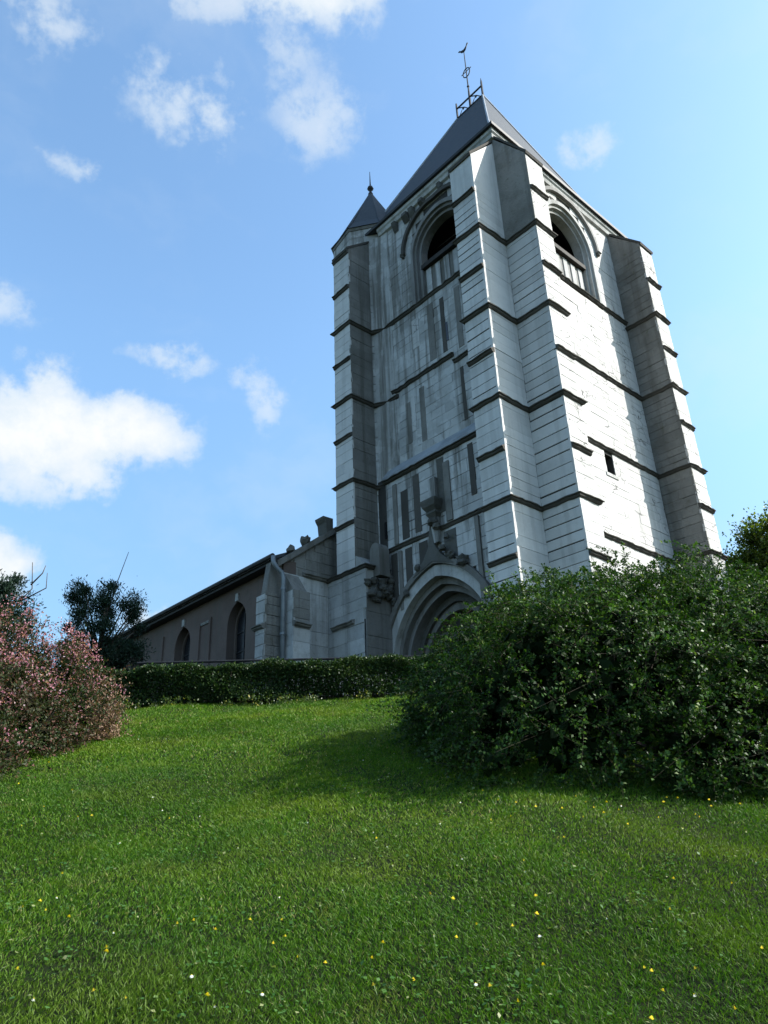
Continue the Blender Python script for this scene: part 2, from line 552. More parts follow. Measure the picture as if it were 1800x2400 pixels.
def parch(c, w, zb, zs, za, n=10):
    """pointed arch outline from bottom of the near jamb over the apex to the far jamb"""
    H = za - zs
    rad = (w * w + H * H) / (2 * w)
    amax = math.acos(max(-1, min(1, (rad - w) / rad)))
    pts = []
    for i in range(n + 1):
        a = amax * i / n
        pts.append((w - rad + rad * math.cos(a), zs + rad * math.sin(a)))
    left = [(c - x, z) for x, z in pts]
    right = [(c + x, z) for x, z in reversed(pts[:-1])]
    out = left + right
    if zb < zs:
        out = [(c - w, zb)] + out + [(c + w, zb)]
    return out


MAP_W = lambda h, z, d: (d, h, z)      # shaded face: h along y, d inward along x
MAP_S = lambda h, z, d: (h, d, z)      # sunny face: h along x, d inward along y


def arch_ring(inner, outer, d0, d1, mp):
    mb = MB()
    rings = [[mp(i[0], i[1], d0), mp(o[0], o[1], d0), mp(o[0], o[1], d1), mp(i[0], i[1], d1)] for i, o in zip(inner, outer)]
    return mb.loft(rings)


def wall_with_holes(outline, holes, d0, d1, mp):
    """slab with through openings; outline/holes lists of (h,z)"""
    polys = [[Vector((h, z, 0)) for h, z in pl] for pl in [outline] + holes]
    tris = tessellate_polygon(polys)
    flat = [p for pl in polys for p in pl]
    n = len(flat)
    mb = MB()
    v = [mp(p.x, p.y, d0) for p in flat] + [mp(p.x, p.y, d1) for p in flat]
    f = [tuple(t) for t in tris] + [tuple(i + n for i in t) for t in tris]
    b = 0
    for pl in polys:
        k = len(pl)
        for i in range(k):
            j = (i + 1) % k
            f.append((b + i, b + j, b + j + n, b + i + n))
        b += k
    return mb.add(v, f)


# lumpy boulder-like mesh for worn carving
def lump(mb, c, r, seed=0, k=1):
    rs = random.Random(seed)
    bm = bmesh.new()
    bmesh.ops.create_icosphere(bm, subdivisions=2, radius=1.0)
    ph = [rs.uniform(0, 6.28) for _ in range(6)]
    vs, fs = [], []
    for v in bm.verts:
        n = v.co.normalized()
        s = 1 + .22 * math.sin(4 * n.x + ph[0]) * math.cos(5 * n.y + ph[1]) + .16 * math.sin(9 * n.z + ph[2]) + .12 * math.sin(11 * n.x + 7 * n.y + ph[3])
        vs.append((c[0] + n.x * r[0] * s, c[1] + n.y * r[1] * s, c[2] + n.z * r[2] * s))
    for f in bm.faces:
        fs.append([v.index for v in f.verts])
    bm.free()
    mb.add(vs, fs)


# ------------------------------------------------------------------ terrain
def hgt(x, y):
    """ground height above the eye"""
    x = np.asarray(x, float)
    y = np.asarray(y, float)
    s1 = -1.6 + 0.292 * y
    z = np.where(y < 0, -1.6 + 0.10 * np.maximum(y, -40), s1)
    top = 3.05 + 0.12 * np.clip(y - 15.9, 0, 4.6)
    z = np.where(y > 15.9, top, np.minimum(s1, 3.05))
    z = np.where(y < 0, -1.6 + 0.10 * np.maximum(y, -40), z)
    und = 0.035 * np.sin(1.1 * x + 0.6) * np.cos(0.9 * y) + 0.02 * np.sin(2.7 * x - 1.3 * y) + 0.012 * np.sin(5.1 * x + 3.3 * y)
    return z + und * np.clip((16.5 - y) / 2, 0, 1) * np.clip((40 - np.abs(x)) / 20, 0, 1)


def build_lawn():
    xs = np.concatenate([[-400, -200, -90, -45, -28, -20], np.arange(-16, 16.01, 0.25), [20, 28, 45, 90, 200, 400]])
    ys = np.concatenate([[-200, -80, -30, -12, -5, -2], np.arange(0, 21.01, 0.25), [24, 30, 45, 90, 200, 500]])
    X, Y = np.meshgrid(xs, ys)
    Z = hgt(X, Y) + EYE
    nx, ny = len(xs), len(ys)
    idx = np.arange(nx * ny).reshape(ny, nx)
    F = np.stack([idx[:-1, :-1], idx[:-1, 1:], idx[1:, 1:], idx[1:, :-1]], -1).reshape(-1, 4)
    o = np_mesh('lawn', np.stack([X, Y, Z], -1).reshape(-1, 3), F, 'lawn_soil', smooth=True)
    tag(o, kind='structure')


build_lawn()

# ------------------------------------------------------------------ church
ZB = 3.6
O = Vector((4.49, 19.49, ZB + EYE))
ROT = math.pi / 2 - HEAD
STONES = []          # every block of the tower and nave, sorted out at the end


def face_stones(root, parent, org, ang, L, z0, z1, mat, ch=0.33, sl=(0.55, 1.15), hgap=0.012, vgap=0.006, excl=None, proud=0.006, th=0.07):
    """blocks in courses on one flat face. org: plan point where the face starts, ang: direction of travel, outward to the right"""
    du = (math.cos(ang), math.sin(ang))
    nn = (du[1], -du[0])
    z = z0
    while z < z1 - 0.08:
        h = min(ch * random.uniform(0.82, 1.18), z1 - z)
        if z1 - z - h < 0.1:
            h = z1 - z
        segs = [(0.0, L)]
        if excl:
            for (a, b) in excl(z, z + h):
                ns = []
                for s0, s1 in segs:
                    if b <= s0 or a >= s1:
                        ns.append((s0, s1))
                    else:
                        if a > s0: ns.append((s0, a))
                        if b < s1: ns.append((b, s1))
                segs = ns
        for s0, s1 in segs:
            if s1 - s0 < 0.06:
                continue
            k = max(1, round((s1 - s0) / random.uniform(*sl)))
            cuts = [s0] + sorted(s0 + (s1 - s0) * (i + random.uniform(-.22, .22)) / k for i in range(1, k)) + [s1]
            for a, b in zip(cuts[:-1], cuts[1:]):
                hg = hgap * random.choice((0.5, 0.8, 1.0, 1.4, 2.0))
                pr = random.uniform(-proud, proud)
                if random.random() < 0.02:
                    pr -= 0.012
                mid = (a + b) / 2
                STONES.append(dict(root=root, parent=parent, mat=mat,
                                   loc=(org[0] + du[0] * mid + nn[0] * (pr - th / 2), org[1] + du[1] * mid + nn[1] * (pr - th / 2), z + h / 2),
                                   ang=ang, dim=(b - a - vgap, th, h - hg), n=nn))
        z += h


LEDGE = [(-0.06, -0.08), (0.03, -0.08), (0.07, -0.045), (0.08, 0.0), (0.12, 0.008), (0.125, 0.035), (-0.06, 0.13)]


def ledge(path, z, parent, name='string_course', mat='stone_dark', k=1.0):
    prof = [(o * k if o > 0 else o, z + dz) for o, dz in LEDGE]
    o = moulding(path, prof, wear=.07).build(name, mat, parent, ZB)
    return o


def build_tower():
    T = tag(empty('church_tower', O, ROT), 'tall pale limestone church tower with slate roof and stepped corner buttresses', 'tower')
    TOP = 24.0
    X1, Y1 = 8.4, 7.75
    B = 0.03                                     # backing sits this far behind the block faces
    GZ = ZB - 0.6

    # --- openings
    wb = dict(c=3.0, zb=18.95, zs=21.35)         # belfry opening on the shaded face
    sb = dict(c=4.3, zb=19.15, zs=21.6)          # belfry opening on the sunny face
    po = dict(c=4.05)                            # portal

    wh_out = parch(wb['c'], 1.55, wb['zb'], wb['zs'], 22.95)
    sh_out = parch(sb['c'], 1.62, sb['zb'], sb['zs'], 23.35)
    po_out = parch(po['c'], 2.45, GZ + .1, 5.3, 8.2, 14)
    sq = [(4.0, 11.2), (4.0, 11.95), (4.5, 11.95), (4.5, 11.2)]

    wl = T
    w1 = wall_with_holes([(0.0, 12.2), (0.0, TOP), (Y1, TOP), (Y1, 12.2)], [wh_out], B, 0.75, MAP_W).build('wall', 'mortar', T, ZB)
    w2 = wall_with_holes([(0.12, GZ), (0.12, 12.2), (Y1 - .1, 12.2), (Y1 - .1, GZ)], [parch(po['c'], 2.45, GZ + .1, 5.3, 8.2, 14)], -0.25 + B, 0.95, MAP_W).build('wall', 'mortar', T, ZB)
    w3 = wall_with_holes([(0.0, GZ), (0.0, TOP), (X1, TOP), (X1, GZ)], [sh_out, sq], B, 0.75, MAP_S).build('wall', 'mortar', T, ZB)
    m = MB()
    m.box(X1 - 0.7, X1, 0.75, Y1 - 0.7, GZ, TOP)
    m.box(0.95, X1, Y1 - 0.7, Y1, GZ, TOP)
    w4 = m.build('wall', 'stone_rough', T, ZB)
    m = MB()
    m.box(0.9, X1 - 0.7, 0.75, Y1 - 0.7, 18.0, 18.3)
    m.build('belfry_floor', 'oak_dark', T, ZB)

    def hole(outl, pad):
        """clip interval of an arched opening between two heights, in distance along the face"""
        def f(z0, z1, sgn=1, off=0.0):
            zs = [z0, z1]
            xs = []
            for zz in zs + [0.5 * (z0 + z1)]:
                for (a, b) in zip(outl[:-1], outl[1:]):
                    lo, hi = min(a[1], b[1]), max(a[1], b[1])
                    if lo <= zz <= hi and hi > lo:
                        xs.append(a[0] + (b[0] - a[0]) * (zz - a[1]) / (b[1] - a[1]))
            if len(xs) < 2:
                return None
            return min(xs) + pad, max(xs) - pad
        return f

    # --- shaded face blocks: travel from high y to low y so that outward (right) is -x
    wh = hole(wh_out, 0.05)

    def ex_w(z0, z1):
        r = wh(z0, z1)
        return [(6.35 - r[1], 6.35 - r[0])] if r else []
    face_stones(T, w1, (0.0, 6.35), -math.pi / 2, 5.35, 12.6, 23.75, 'stone_west', ch=0.36, sl=(0.5, 1.2), excl=ex_w, hgap=.008)
    ph = hole(po_out, 0.05)

    def ex_p(z0, z1):
        r = ph(z0, z1)
        return [(6.25 - r[1], 6.25 - r[0])] if r else []
    face_stones(T, w2, (-0.25, 6.25), -math.pi / 2, 5.25, ZB, 12.15, 'stone_west_low', ch=0.40, sl=(0.5, 1.1), excl=ex_p)
    # sloping weathering where the lower wall stands proud
    m = MB()
    m.loft([[(-0.34, y, 12.05), (-0.34, y, 12.18), (0.06, y, 12.72), (0.06, y, 12.05)] for y in (1.0, 6.3)])
    wslope = m.build('weathering_slope', 'lead', T, ZB)
    ledge([(-0.25, 6.3), (-0.25, 1.0)], 12.0, T, k=1.4)

    # --- sunny face blocks
    sh = hole(sh_out, 0.05)

    def ex_s(z0, z1):
        r = sh(z0, z1)
        e = []
        if r:
            e.append((r[0] - 0.92, r[1] - 0.92))
        if z1 > 11.2 and z0 < 11.95:
            e.append((4.0 - 0.92, 4.5 - 0.92))
        return e
    face_stones(T, w3, (0.92, 0.0), 0.0, 7.47 - 0.92, ZB, 23.75, 'stone_sunny', ch=0.34, sl=(0.6, 1.3), excl=ex_s, hgap=0.009)

    # --- buttresses
    def buttress(x0, x1, y0, y1, ztop_out, ztop_in, out, faces, z0=GZ, name='buttress', head=(21.9, 'stone_pale')):
        """out: 'x' projects towards -x, 'y' towards -y"""
        m = MB()
        bx0, bx1, by0, by1 = x0, x1, y0, y1
        if out == 'x':
            bx0 += B; by0 += B; by1 -= B; bx1 += 0.2
            ring = lambda y: [(bx0, y, z0), (bx1, y, z0), (bx1, y, ztop_in), (bx0, y, ztop_out)]
            m.loft([ring(by0), ring(by1)])
        else:
            by0 += B; bx0 += B; bx1 -= B; by1 += 0.2
            ring = lambda x: [(x, by0, z0), (x, by1, z0), (x, by1, ztop_in), (x, by0, ztop_out)]
            m.loft([ring(bx0), ring(bx1)])
        b = m.build(name, 'mortar', T, ZB)
        # plain head under the sloping top
        m = MB()
        e = .004
        zl = head[0]
        if out == 'x':
            r = lambda y: [(x0 - e, y, zl), (x1 + .2, y, zl), (x1 + .2, y, ztop_in), (x0 - e, y, ztop_out)]
            m.loft([r(y0 - e), r(y1 + e)])
        else:
            r = lambda x: [(x, y0 - e, zl), (x, y1 + .2, zl), (x, y1 + .2, ztop_in), (x, y0 - e, ztop_out)]
            m.loft([r(x0 - e), r(x1 + e)])
        m.build('head_stone', head[1], b, ZB)
        # cap slab on the slope
        m = MB()
        if out == 'x':
            r = lambda y: [(x0 - .05, y, ztop_out - .05), (x1 + .1, y, ztop_in - .02), (x1 + .1, y, ztop_in + .08), (x0 - .08, y, ztop_out + .06)]
            m.loft([r(y0 - .02), r(y1 + .02)])
        else:
            r = lambda x: [(x, y0 - .05, ztop_out - .05), (x, y1 + .1, ztop_in - .02), (x, y1 + .1, ztop_in + .08), (x, y0 - .08, ztop_out + .06)]
            m.loft([r(x0 - .02), r(x1 + .02)])
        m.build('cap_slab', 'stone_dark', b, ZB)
        slope = (ztop_in - ztop_out) / max(0.1, (x1 - x0) if out == 'x' else (y1 - y0))
        for (org, ang, L, mat, kw) in faces:
            kw = dict(kw)
            zt = kw.pop('zt', ztop_out)
            side = kw.pop('side', None)
            zb = kw.pop('zb', max(z0, ZB - .3))
            face_stones(T, b, org, ang, L, zb, min(zt, head[0] + .02), mat, **kw)
        return b

    PX, PS = 1.36, 1.27
    board = dict(ch=0.34, sl=(0.9, 1.6), hgap=0.024, vgap=0.004)
    A = buttress(-PX, 0, 0, 1.0, 21.9, 23.7, 'x', [
        ((-PX, 1.0), -math.pi / 2, 1.0, 'stone_pale', board),
        ((-PX, 0.0), 0.0, PX, 'stone_pale', dict(ch=0.36, sl=(1.0, 1.6), hgap=0.007, vgap=0.003, side='a'))], head=(20.3, 'stone_pale'))
    Bt = buttress(0, 0.92, -PS, 0, 21.85, 24.0, 'y', [
        ((0.0, 0.0), -math.pi / 2, PS, 'stone_pale', dict(side='b', zt=18.6, **board)),
        ((0.0, -PS), 0.0, 0.92, 'stone_sunny', dict(ch=0.35, sl=(0.6, 1.0), hgap=0.016, vgap=0.008))], head=(18.68, 'stone_rough'))
    m = MB()
    m.box(0.012, .93, -PS - .009, -PS + .06, 18.7, 21.8)
    m.build('face_slab', 'stone_sunny', Bt, ZB)
    C = buttress(7.47, X1, -PS, 0, 22.3, 23.9, 'y', [
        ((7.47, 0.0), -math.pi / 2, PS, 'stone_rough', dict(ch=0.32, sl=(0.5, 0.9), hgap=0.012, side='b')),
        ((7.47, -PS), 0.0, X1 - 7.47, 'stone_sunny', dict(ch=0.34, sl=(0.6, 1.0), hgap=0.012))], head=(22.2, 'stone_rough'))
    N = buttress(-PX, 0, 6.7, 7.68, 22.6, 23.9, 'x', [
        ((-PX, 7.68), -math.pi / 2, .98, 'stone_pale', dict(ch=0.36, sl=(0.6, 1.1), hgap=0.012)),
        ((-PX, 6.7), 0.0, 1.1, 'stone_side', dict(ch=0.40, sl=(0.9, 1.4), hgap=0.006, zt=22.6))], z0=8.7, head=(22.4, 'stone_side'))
    # wider foot of the far buttress
    m = MB()
    m.box(-PX + B, 0.2, 6.17 + B, 8.22, GZ, 8.72)
    m.loft([[(-PX + .02, 6.19, 8.66), (-PX + .02, 6.72, 9.15), (-PX + .02, 6.72, 8.6), (-PX + .02, 6.19, 8.5)],
            [(0.0, 6.19, 8.66), (0.0, 6.72, 9.15), (0.0, 6.72, 8.6), (0.0, 6.19, 8.5)]])
    NF = m.build('buttress', 'stone_nave', T, ZB)
    face_stones(T, NF, (-PX, 8.2), -math.pi / 2, 2.03, ZB, 8.65, 'stone_nave', ch=0.42, sl=(0.6, 1.2), hgap=0.006, vgap=0.004,
                excl=lambda a, b: [(1.88, 1.98)] if (b > 5.6 and a < 6.85) else [])
    face_stones(T, NF, (-PX, 6.17), 0.0, 1.1, ZB, 7.7, 'stone_side', ch=0.42, sl=(0.7, 1.1), hgap=0.006)
    ledge([(-PX, 7.92), (-PX, 6.78)], 6.86, NF, k=1.2, mat='stone_side')

    # --- stair turret at the far corner: eight-sided
    tc = (1.0, 7.8)
    RW = 1.78
    a0 = R(216 - 22.5)
    octp = lambda r, z: [(tc[0] + r * math.cos(a0 + R(45) * i), tc[1] + r * math.sin(a0 + R(45) * i), z) for i in range(8)]
    m = MB()
    m.loft([octp(RW - B, 8.4), octp(RW - B, 24.55)])
    tw = m.build('turret', 'mortar', T, ZB)
    for k, mt in ((0, 'stone_west'), (-1, 'stone_west'), (-2, 'stone_west'), (1, 'stone_west')):
        p1 = octp(RW, 0)[(k + 0) % 8]
        p0 = octp(RW, 0)[(k + 1) % 8]
        L = math.hypot(p1[0] - p0[0], p1[1] - p0[1])
        # travel so that outward lies to the right
        d = (p0[0] - p1[0], p0[1] - p1[1])
        ang = math.atan2(d[1], d[0])
        face_stones(T, tw, (p1[0], p1[1]), ang, L, 9.0, 24.45, mt, ch=0.34, sl=(0.45, 0.9), hgap=0.010, vgap=0.006)
    # concave fillet between turret and wall
    m = MB()
    rings = []
    for z in (9.4, 23.7):
        p = octp(RW + .01, 0)[1]
        q = octp(RW + .01, 0)[0]
        f = 0.32
        pa = (p[0] + (q[0] - p[0]) * f, p[1] + (q[1] - p[1]) * f)
        rings.append([(pa[0], pa[1], z), (-0.045, 6.12, z), (-0.022, 5.75, z), (0.1, 5.75, z), (0.3, 6.6, z)])
    m.loft(rings)
    m.build('turret_fillet', 'stone_west', tw, ZB)
    m = MB()
    m.loft([octp(RW + 0.03, 24.42), octp(RW + 0.06, 24.55), octp(RW - .3, 24.62)])
    m.build('turret_cornice', 'stone_side', tw, ZB)
    m = MB()
    m.loft([octp(RW + 0.10, 24.56), octp(RW - 0.26, 25.15), octp(0.06, 28.25)])
    trf = m.build('turret_roof', 'slate', T, ZB)
    m = MB()
    z0 = 28.1
    prof = [(.10, 0), (.12, .12), (.07, .18), (.05, .3), (.11, .36), (.16, .44), (.12, .54), (.04, .62), (.03, .8), (.012, 1.55)]
    m.loft([[(tc[0] + r * math.cos(6.2832 * j / 8), tc[1] + r * math.sin(6.2832 * j / 8), z0 + dz) for j in range(8)] for r, dz in prof])
    m.build('finial', 'iron', trf, ZB, smooth=True)
    m = MB()
    for i in range(8):
        a, b = octp(RW + 0.1, 24.59)[i], octp(RW - 0.26, 25.18)[i]
        m.tube([a, b, (tc[0], tc[1], 28.3)], [.03, .03, .02], 5)
    m.build('hip_flashing', 'slate', trf, ZB)

    # --- string courses
    fullS = [(-PX, 1.0), (-PX, 0.0), (0.0, 0.0), (0.0, -PS), (0.92, -PS), (0.92, 0.0)]
    for z in (18.62, 15.32, 12.03, 8.74):
        ledge([(0.0, 1.0)] + fullS, z, T)
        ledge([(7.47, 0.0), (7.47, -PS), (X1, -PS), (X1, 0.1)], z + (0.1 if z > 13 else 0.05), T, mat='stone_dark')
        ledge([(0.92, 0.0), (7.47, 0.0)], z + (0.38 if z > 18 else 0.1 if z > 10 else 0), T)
    for z in (20.25, 16.95, 13.65, 10.3, 7.05):
        ledge([(-PX, 1.0), (-PX, 0.0)], z, A)
        ledge([(0.0, -PS), (0.92, -PS)], z, Bt)
        ledge([(7.47, -PS), (X1, -PS)], z + .2, C)
    for z in (22.45, 20.65, 17.2, 13.85, 10.4):
        ledge([(-PX, 7.68), (-PX, 6.7)], z, N)
    q0, q1, q7 = octp(RW, 0)[0], octp(RW, 0)[1], octp(RW, 0)[7]
    for z in (18.85, 15.45, 12.0):
        path = [(0.0, 7.68), (-PX, 7.68), (-PX, 6.7), (-0.3, 6.7), (0.0 + q1[0] * .6, 6.18), (-0.02, 5.6)]
        ledge(path, z, T)
    ledge([(0.0, 5.9), (0.0, 1.0)], 18.85, T)
    ledge([(0.0, 5.9), (0.0, 2.75)], 15.7, T)
    ledge([(0.0, 2.75), (0.0, 1.0)], 15.38, T)
    ledge([(-0.25, 6.2), (-0.25, 1.0)], 9.38, T)
    ledge([(-PX, 8.25), (-PX, 6.17), (-0.3, 6.17)], 8.62, NF)

    # --- belfry opening, shaded face
    def belfry(spec, out_pts, apex, mp, sidename, ring_mat, hood_w):
        c, zb, zs = spec['c'], spec['zb'], spec['zs']
        f = T
        w0 = (out_pts[-1][0] - out_pts[0][0]) / 2
        widths = [w0 + .02, w0 - .15, w0 - .26, w0 - .38]
        apx = [apex + .02, apex - .17, apex - .30, apex - .44]
        deps = [(0.0, .26), (.10, .42), (.24, .6)]
        fr = None
        for i in range(3):
            inn = parch(c, widths[i + 1], zb, zs, apx[i + 1])
            ou = parch(c, widths[i], zb, zs, apx[i])
            r = arch_ring(inn, ou, deps[i][0] + .004 * i, deps[i][1], mp).build('belfry_arch' if i == 0 else 'arch_order', ring_mat, T if i == 0 else fr, ZB)
            if i == 0:
                fr = r
        # hood mould
        inn = parch(c, hood_w - .14, zs + .35, zs + .36, apex + .24)
        ou = parch(c, hood_w, zs + .35, zs + .36, apex + .42)
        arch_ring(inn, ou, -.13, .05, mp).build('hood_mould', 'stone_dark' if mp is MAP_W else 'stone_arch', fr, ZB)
        for s in (-1, 1):
            mm = MB()
            p = mp(c + s * (hood_w - .05), zs + .30, -.08)
            lump(mm, p, (.10, .10, .12), 3 + s)
            mm.build('hood_stop', 'stone_carved', fr, ZB)
        # panels below the opening: infill wall, mullions, heavy beam
        wi = widths[3]
        zt = zs - .72
        mm = MB()
        a, b = mp(c - wi, zb, .40), mp(c + wi, zt, .5)
        mm.box(min(a[0], b[0]), max(a[0], b[0]), min(a[1], b[1]), max(a[1], b[1]), zb, zt)
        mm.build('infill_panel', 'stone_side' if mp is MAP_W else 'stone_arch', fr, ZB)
        for k in range(5):
            h = c - wi + 2 * wi * (k + .5) / 5
            mm = MB()
            a, b = mp(h - .13, zb, .36), mp(h + .13, zt, .41)
            mm.box(min(a[0], b[0]), max(a[0], b[0]), min(a[1], b[1]), max(a[1], b[1]), zb + .06, zt - .05 - .03 * (k % 2))
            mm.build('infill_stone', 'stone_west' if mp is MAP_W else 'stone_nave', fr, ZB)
        mm = MB()
        a, b = mp(c - wi - .02, 0, .22), mp(c + wi + .02, 0, .52)
        mm.box(min(a[0], b[0]), max(a[0], b[0]), min(a[1], b[1]), max(a[1], b[1]), zt, zt + .20)
        mm.build('sill_beam', 'oak_dark', fr, ZB)
        for k in range(2):
            mm = MB()
            a = mp(c - wi, 0, .62)
            b = mp(c + wi, 0, 1.0)
            zz = zt + .9 + k * .6
            hw = wi if k < 1 else wi * (.92 if k == 1 else .62)
            rr = [[mp(c + s * hw, zz, 1.1), mp(c + s * hw, zz + .04, 1.1), mp(c + s * hw, zz + .38, 1.5), mp(c + s * hw, zz + .34, 1.5)] for s in (-1, 1)]
            mm.loft(rr)
            mm.build('louvre_board', 'oak_dark', fr, ZB)
        mm = MB()
        a, b = mp(c - .06, 0, .6), mp(c + .06, 0, .68)
        return fr
    belfry(wb, wh_out, 22.95, MAP_W, 'w', 'stone_arch', 1.92)
    belfry(sb, sh_out, 23.35, MAP_S, 's', 'stone_nave', 1.98)

    # --- small square window and slits
    m = MB()
    m.box(4.0, 4.5, 0.45, 0.6, 11.2, 11.95)
    m.build('square_window', 'oak_dark', T, ZB)
    m = MB()
    m.box(3.9, 4.6, -0.03, 0.2, 11.08, 11.2)
    m.build('window_sill', 'stone_nave', T, ZB)
    for (mp, h, z0, z1, d) in ((MAP_S, 3.85, 16.9, 17.6, -.012), (MAP_W, 6.32, 9.9, 10.5, -.275), (MAP_W, 2.95, 16.4, 17.2, -.012), (MAP_W, 6.27, 5.6, 6.85, -PX + .02)):
        m = MB()
        a, b = mp(h - .045, 0, d), mp(h + .045, 0, d + .1)
        m.box(min(a[0], b[0]), max(a[0], b[0]), min(a[1], b[1]), max(a[1], b[1]), z0, z1)
        m.build('slit_window', 'glass_dark', T, ZB)

    # --- portal: five orders of moulding
    c = po['c']
    widths = [2.47, 2.14, 1.98, 1.84, 1.66, 1.50]
    apx = [8.22, 7.86, 7.64, 7.44, 7.18, 6.92]
    deps = [(-.30, 0.0), (-.06, .5), (.16, .5), (.5, .9), (.62, .95)]
    pf = None
    for i in range(5):
        inn = parch(c, widths[i + 1], GZ + .1, 5.3, apx[i + 1], 14)
        ou = parch(c, widths[i], GZ + .1, 5.3, apx[i], 14)
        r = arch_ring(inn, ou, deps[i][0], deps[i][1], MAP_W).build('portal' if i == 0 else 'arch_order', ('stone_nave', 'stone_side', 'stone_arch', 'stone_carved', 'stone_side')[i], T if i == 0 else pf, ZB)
        if i == 0:
            pf = r
    inn = parch(c, 2.42, 5.2, 5.3, 8.26, 14)
    ou = parch(c, 2.60, 5.2, 5.3, 8.46, 14)
    arch_ring(inn, ou, -.40, -.2, MAP_W).build('hood_mould', 'stone_side', pf, ZB)
    m = MB()
    m.box(.86, .94, c - 1.7, c + 1.7, GZ, 7.0)
    dr = m.build('door', 'oak_dark', pf, ZB)
    for k in range(7):
        m = MB()
        y = c - 1.32 + k * .44
        m.box(.82, .87, y - .19, y + .19, GZ + .2, 6.4)
        m.build('door_plank', 'oak_grey', dr, ZB)
    # ogee gable and shaft above the portal
    m = MB()
    og = [(4.95, 8.02), (4.45, 8.45), (4.2, 8.8), (4.12, 9.25), (4.05, 9.6), (3.98, 9.25), (3.9, 8.8), (3.65, 8.45), (3.15, 8.02), (4.05, 8.32)]
    n = len(og)
    m.add([(-.42, h, z) for h, z in og] + [(-.22, h, z) for h, z in og],
          [(0, 1, 2, 9), (2, 3, 4, 9), (4, 5, 6, 9), (6, 7, 8, 9)] + [tuple(x + n for x in f) for f in ((0, 1, 2, 9), (2, 3, 4, 9), (4, 5, 6, 9), (6, 7, 8, 9))] +
          [(i, (i + 1) % n, (i + 1) % n + n, i + n) for i in range(n)])
    m.build('ogee_gable', 'stone_carved', pf, ZB)
    for k, (y, z, r) in enumerate(((2.78, 7.98, .20), (3.25, 8.3, .13), (3.55, 8.62, .12), (3.35, 8.95, .1), (4.7, 8.3, .12), (5.3, 7.6, .11))):
        m = MB()
        lump(m, (-.42, y, z), (r * .9, r, r), 20 + k)
        m.build('crocket', 'stone_carved', pf, ZB)
    m = MB()
    m.box(-.40, -.24, 3.72, 4.02, 8.9, 11.2)
    sf = m.build('shaft', 'stone_west_low', T, ZB)
    m = MB()
    m.loft([[(-.24 - d, 3.87 - w, z), (-.24, 3.87 - w, z), (-.24, 3.87 + w, z), (-.24 - d, 3.87 + w, z)] for d, w, z in
            ((.2, .14, 9.75), (.30, .22, 9.9), (.26, .2, 9.98), (.38, .28, 10.12), (.42, .33, 10.3), (.42, .33, 10.36))])
    lump(m, (-.45, 3.87, 9.62), (.16, .2, .14), 51)
    lump(m, (-.42, 3.75, 9.42), (.13, .16, .12), 52)
    m.build('console', 'stone_carved', sf, ZB)
    # dark strips painted for recess shade and weathering, slender shafts, lower shaded wall
    for (y, w, z0, z1, mat, d) in ((5.78, .10, 9.5, 11.75, 'stone_side', .04), (5.32, .17, 9.55, 11.35, 'stone_dark', .012), (4.72, .15, 9.6, 11.7, 'stone_dark', .012),
                                   (3.55, .16, 9.9, 11.85, 'stone_carved', .015), (3.28, .13, 9.5, 11.6, 'stone_side', .05), (2.2, .11, 10.0, 11.8, 'stone_dark', .02),
                                   (5.62, .07, 7.15, 9.2, 'stone_side', .07), (5.25, .16, 7.5, 9.2, 'stone_dark', .014), (4.55, .2, 8.1, 9.2, 'stone_dark', .014),
                                   (3.35, .26, 8.2, 9.2, 'stone_carved', .014), (2.18, .08, 6.3, 9.25, 'stone_side', .08), (1.45, .22, 6.0, 9.2, 'stone_dark', .014),
                                   (1.25, .13, 9.5, 11.9, 'stone_dark', .03), (5.95, .14, 7.2, 9.2, 'stone_dark', .02)):
        m = MB()
        m.box(-.25 - d, -.2, y - w, y + w, z0, z1)
        m.build('face_strip', mat, w2, ZB)
    for (y, w, z0, z1, mat, d) in ((5.1, .10, 13.2, 14.9, 'stone_side', .012), (4.4, .12, 13.0, 15.2, 'stone_side', .012), (4.85, .09, 13.6, 15.0, 'stone_sunny', .014), (3.1, .10, 16.0, 18.4, 'stone_dark', .012),
                                   (3.7, .16, 16.0, 18.5, 'stone_side', .012), (2.35, .12, 15.8, 18.4, 'stone_side', .012), (4.5, .18, 17.0, 18.3, 'stone_sunny', .014), (2.45, .07, 12.9, 15.0, 'stone_dark', .014)):
        m = MB()  # stained bands and shallow panels as flat coloured strips
        m.box(-d, .05, y - w, y + w, z0, z1)
        m.build('face_strip', mat, w1, ZB)
    # statue niche and carved bracket beside the portal
    m = MB()
    pts = [(6.12 + .24 * math.cos(math.pi * (1 - i / 10)), 9.15 + .34 * math.sin(math.pi * i / 10)) for i in range(11)] + [(6.36, 8.3), (5.88, 8.3)]
    m.add([(-1.0, h, z) for h, z in pts] + [(-.55, h, z) for h, z in pts],
          [tuple(range(len(pts))), tuple(i + len(pts) for i in range(len(pts)))] + [(i, (i + 1) % len(pts), (i + 1) % len(pts) + len(pts), i + len(pts)) for i in range(len(pts))])
    ni = m.build('statue_niche', 'stone_side', T, ZB)
    for k in range(22):
        m = MB()
        lump(m, (-1.36 + 1.05 * random.random(), 6.12 + random.uniform(-.16, .06), 7.55 + .055 * (k % 14) + random.uniform(-.08, .08)), (.10 + .08 * random.random(), .12, .11 + .05 * random.random()), 70 + k)
        m.build('carving', 'stone_carved', ni, ZB)
